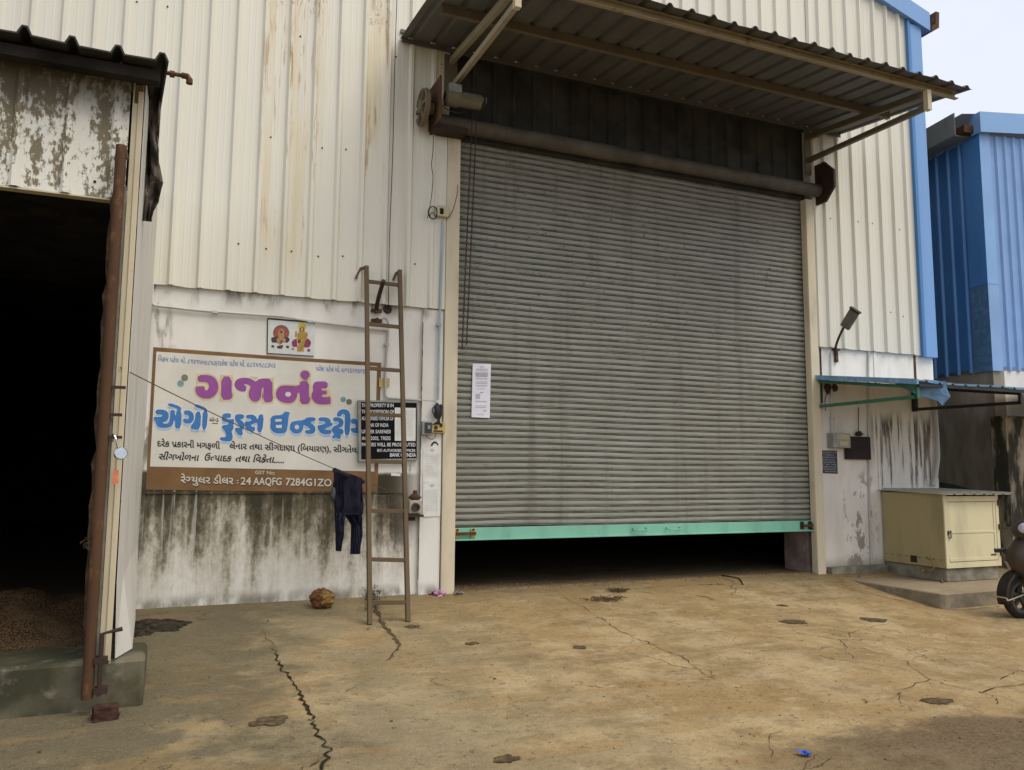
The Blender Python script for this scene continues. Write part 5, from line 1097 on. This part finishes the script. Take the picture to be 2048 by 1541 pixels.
m._add([e0+Vector((0, 0, ZT-.02)), e0+df*9+Vector((0, 0, ZT+.55)), e0+df*9+Vector((0, 0, ZT+.55+TH)), e0+Vector((0, 0, ZT+TH))], [(0, 1, 2, 3)])
e1 = e0+dl*.2; m._add([e0+Vector((0, 0, ZT-.02)), e0+Vector((0, 0, ZT+TH)), e1+Vector((0, 0, ZT+TH)), e1+Vector((0, 0, ZT-.02))], [(0, 1, 2, 3)]); m.build('gable_trim', plain('trim_blue', (.22, .40, .68), .45, 0, .05, 2), NBd)
m = MB(); g0 = o0+nl_*.30+dl*.15; g1 = o0+nl_*.30+dl*9; m.beam(g0+Vector((0, 0, ZT+.20)), g1+Vector((0, 0, ZT+.20)), .02, .36); m.beam(g0+nl_*-.14+Vector((0, 0, ZT+.01)), g1+nl_*-.14+Vector((0, 0, ZT+.01)), .28, .02); m.build('gutter', rusty('grey_gutter', (.24, .25, .23), .2, 6), NBd)
m = MB(); m.beam(o0+nl_*.1+dl*.02+Vector((0, 0, ZT+.08)), o0+nl_*.1+dl*.2+Vector((0, 0, ZT+.08)), .3, .12); m.build('eave_bracket', RUST, NBd)
m = MB(); m._add([o0+nl_*.3+Vector((0, 0, ZT+.30)), o0+nl_*.3+dl*9+Vector((0, 0, ZT+.30)), o0+df*9+dl*9+Vector((0, 0, ZT+1.3)), o0+df*9+Vector((0, 0, ZT+1.3))], [(0, 1, 2, 3)]); m.build('roof', BS, NBd)
m = MB(); vs = [o0+Vector((0, 0, ZB+.06)), o0+dl*9+Vector((0, 0, ZB+.06)), o0+dl*9+df*.2+Vector((0, 0, ZB+.06)), o0+dl*.0+df*.2+Vector((0, 0, ZB+.06))]; m.prism(vs, (0, 0, -ZB-.7)); m.build('side_base_wall', PL_D, NBd)
m = MB(); vs = [o0+df*.2+Vector((0, 0, ZB+.06)), o0+df*9+Vector((0, 0, ZB+.06)), o0+df*9+dl*.2+Vector((0, 0, ZB+.06)), o0+df*.2+dl*.2+Vector((0, 0, ZB+.06))]; m.prism(vs, (0, 0, -ZB-.7)); m.build('front_base_wall', plaster('plaster_right_far', 'right'), NBd)
m = MB(); gp = o0+nl_*.003; m._add([gp+dl*0+Vector((0, 0, .2)), gp+dl*1.5+Vector((0, 0, .2)), gp+dl*1.5+Vector((0, 0, 1.18)), gp+dl*.9+Vector((0, 0, 1.12)), gp+dl*.3+Vector((0, 0, 1.0)), gp+Vector((0, 0, .92))], [(0, 1, 2, 3, 4, 5)]); m.build('green_paint_patch', plain('green_wall_paint', (.045, .115, .07), .8), NBd)
# dark stained compound wall in front of it
a = P(2011, 836, -.35); m = MB(); m.box((a.x, -.35, -.8), (a.x+6, -.12, a.z)); m.build('wall_body', PL_B, CWt := thing('compound_wall', 'black stained plaster compound wall behind the scooter', 'wall', (a.x, -.35, -.2)))
m = MB(); m.box((a.x-.015, -.37, a.z), (a.x+6, -.10, a.z+.03)); m.build('coping', PL_B, CWt)

# ================================================================== SCOOTER
wc = G(2042, 1236); hb = Vector((-.85, .53, 0)).normalized(); hw_ = Vector((-.995, .06, 0)).normalized()
SC = thing('scooter', 'dark brown and cream motor scooter parked at the right edge, front wheel turned', 'scooter', wc)
lb2 = Vector((-hb.y, hb.x, 0)); lw = Vector((-hw_.y, hw_.x, 0)); R0 = .228; hub = wc+Vector((0, 0, R0-.004))
def B_(f, l, u): return wc+hb*f+lb2*l+Vector((0, 0, u))
def F_(f, l, u): return wc+hw_*f+lw*l+Vector((0, 0, u))
SBODY = plain('scooter_bronze', (.058, .043, .028), .45, .1, .12, 4); SCRM = plain('scooter_cream', (.42, .37, .27), .3, .1, .1, 4); TYRE = plain('tyre_rubber', (.016, .015, .015), .85); ALU = plain('alloy_rim', (.09, .085, .075), .5, .4)
def wheel(c_, ax, nm):
    m = MB(); m.lathe(c_-ax*.05, ax, [(.012, .165), (.0, .185), (.012, .212), (.035, R0), (.05, R0+.002), (.065, R0), (.088, .212), (.10, .185), (.088, .165), (.012, .165)], 32); W1 = m.build(nm, TYRE, SC, True)
    m = MB(); m.lathe(c_-ax*.04, ax, [(.0, .168), (.0, .140), (.02, .135), (.06, .135), (.08, .140), (.08, .168)], 28); m.lathe(c_-ax*.045, ax, [(0, 0), (0, .045), (.09, .045), (.09, 0)], 14)
    a_ = ax.cross(Vector((0, 0, 1))).normalized()
    for j in range(5):
        t = 2*pi*j/5+.4; d = a_*cos(t)+Vector((0, 0, 1))*sin(t); m.beam(c_+d*.04, c_+d*.14, .034, .03, ax)
    m.build('rim', ALU, W1, True)
wheel(hub, lw, 'front_wheel'); wheel(B_(-1.24, 0, R0), lb2, 'rear_wheel')
m = MB(); rows = []
for i in range(17):
    t = radians(-20+i*10.5); rows.append([F_(cos(t)*(R0+.035)*(1 if abs(s_) < .9 else .86), s_*.075, R0+.012+sin(t)*(R0+.035)*(1 if abs(s_) < .9 else .86)) for s_ in (-1, -.8, -.4, 0, .4, .8, 1)])
m.grid(rows); m.build('front_fender', plain('fender_dark', (.035, .026, .02), .3, .2), SC, True).modifiers.new('thickness', 'SOLIDIFY').thickness = .004
m = MB(); rows = []
for i in range(17): t = radians(-26+i*10); rows.append([F_(cos(t)*.285, s_, R0+.012+sin(t)*.285) for s_ in (-.09, -.075)]) if i < 3 else None
m.tube(bez([F_(.27, -.085, R0-.02), F_(.285, -.07, R0+.0), F_(.285, .07, R0), F_(.27, .085, R0-.02), F_(.05, .09, R0+.03)], 5), .007, 6); m.build('fender_guard', SCRM, SC, True)
for l in (-.062, .062): m = MB(); m.tube([F_(0, l, R0), F_(-.14, l*.9, R0+.34)], .018, 8); m.build('fork', BLACKM, SC, True)
prof = [(.17,-.40,.15,.01),(.25,-.28,.165,.02),(.33,-.16,.175,.03),(.42,-.06,.185,.05),(.51,.01,.19,.06),(.60,.05,.20,.06),(.69,.04,.20,.06),(.78,-.02,.185,.05),(.86,-.08,.15,.04)]
rows = []
for u, f, hw2, bul in prof: rows.append([B_(f+bul*(1-(s_/6)**2)-.10*(abs(s_)/6)**4, hw2*s_/6, u) for s_ in range(-6, 7)])
m = MB(); m.grid(rows[3:]); ap = m.build('front_apron', SBODY, SC, True); ap.modifiers.new('thickness', 'SOLIDIFY').thickness = .012
m = MB(); m.grid(rows[:4]); m.build('leg_shield', plain('scooter_tan_reflection', (.17, .145, .10), .35, .1, .15, 5), SC, True).modifiers.new('thickness', 'SOLIDIFY').thickness = .012  # lower apron coloured tan for the pale reflection on it
for sgn in (-1, 1):
    m = MB(); m.tube([B_(f-.09+.0, sgn*(hw2+.004), u) for u, f, hw2, bul in prof], .011, 7); m.build('apron_edge', SCRM, ap, True)
m = MB(); rows = []
for u, f, hw2, bul in prof[1:6]: rows.append([B_(f+bul+.008-.02*(s_/3)**2, .09*s_/3*(1-.5*abs(u-.4)), u) for s_ in range(-3, 4)])
m.grid(rows); m.build('apron_panel', SCRM, ap, True).modifiers.new('thickness', 'SOLIDIFY').thickness = .006
cw = B_(-.15, 0, .935)
bm_ = MB(); bm_.blob((0, 0, 0), 1, 2, 0, 1, 4); m = MB(); vs = []
for v in bm_.v:
    q = Vector(v); vs.append(cw+hw_*(q.x*.15-.03*q.z)+lw*q.y*(.235-.08*abs(q.z))+Vector((0, 0, q.z*.135)))
m._add(vs, bm_.f); hd = m.build('handlebar_cowl', SBODY, SC, True)
m = MB(); vs = []
for v in bm_.v:
    q = Vector(v); vs.append(cw+hw_*(.10+q.x*.058)+lw*(.03+q.y*.095)+Vector((0, 0, .01+q.z*.075)))
m._add(vs, bm_.f); m.build('headlight', plain('headlight_glass', (.62, .62, .72), .08), hd, True)
for sgn in (-1, 1):
    m = MB(); m.tube([cw+lw*sgn*.12+Vector((0, 0, .02))-hw_*.03, cw+lw*sgn*.24+Vector((0, 0, .03))-hw_*.07], .014, 8); m.tube([cw+lw*sgn*.22+Vector((0, 0, .03))-hw_*.06, cw+lw*sgn*.36+Vector((0, 0, .03))-hw_*.10], .020, 10); m.build('grip', BLACKM, hd, True)
    m = MB(); m.tube(bez([cw+lw*sgn*.16+hw_*.0+Vector((0, 0, .01)), cw+lw*sgn*.24+hw_*.015, cw+lw*sgn*.34-hw_*.02], 4), .008, 6); m.build('brake_lever', ALU, hd, True)
m = MB(); m.beam(B_(.06, -.08, .71), B_(.19, -.10, .70), .03, .045); m.build('turn_signal', BLACKM, SC, bevel=.006)
m = MB(); m.box((0, 0, 0), (0.001, .001, .001)); m = MB()
m.prism([B_(-.28, -.17, .26), B_(-.78, -.19, .26), B_(-.78, .19, .26), B_(-.28, .17, .26)], (0, 0, -.07)); m.build('floorboard', BLACKM, SC, bevel=.01)
bodyp = [(-.74, .12, .26, .60), (-.85, .17, .24, .70), (-1.05, .19, .26, .72), (-1.3, .18, .34, .72), (-1.55, .13, .46, .70), (-1.72, .06, .56, .68)]
rows = []
for f, hw2, z0_, z1_ in bodyp: rows.append([B_(f, hw2*cos(2*pi*j/16)*(1 if sin(2*pi*j/16) < .3 else .85), (z0_+z1_)/2+(z1_-z0_)/2*sin(2*pi*j/16)) for j in range(16)])
m = MB(); m.grid(rows, True); m._add(rows[0], [tuple(range(16))]); m._add(rows[-1], [tuple(range(16))]); m.build('rear_body', SBODY, SC, True)
rows = []
for f, hw2, z0_, z1_ in ((-.76, .10, .66, .74), (-.9, .15, .69, .80), (-1.2, .16, .70, .80), (-1.5, .14, .71, .83), (-1.62, .07, .72, .80)): rows.append([B_(f, hw2*cos(2*pi*j/14), (z0_+z1_)/2+(z1_-z0_)/2*sin(2*pi*j/14)) for j in range(14)])
m = MB(); m.grid(rows, True); m._add(rows[0], [tuple(range(14))]); m._add(rows[-1], [tuple(range(14))]); m.build('seat', BLACKM, SC, True)
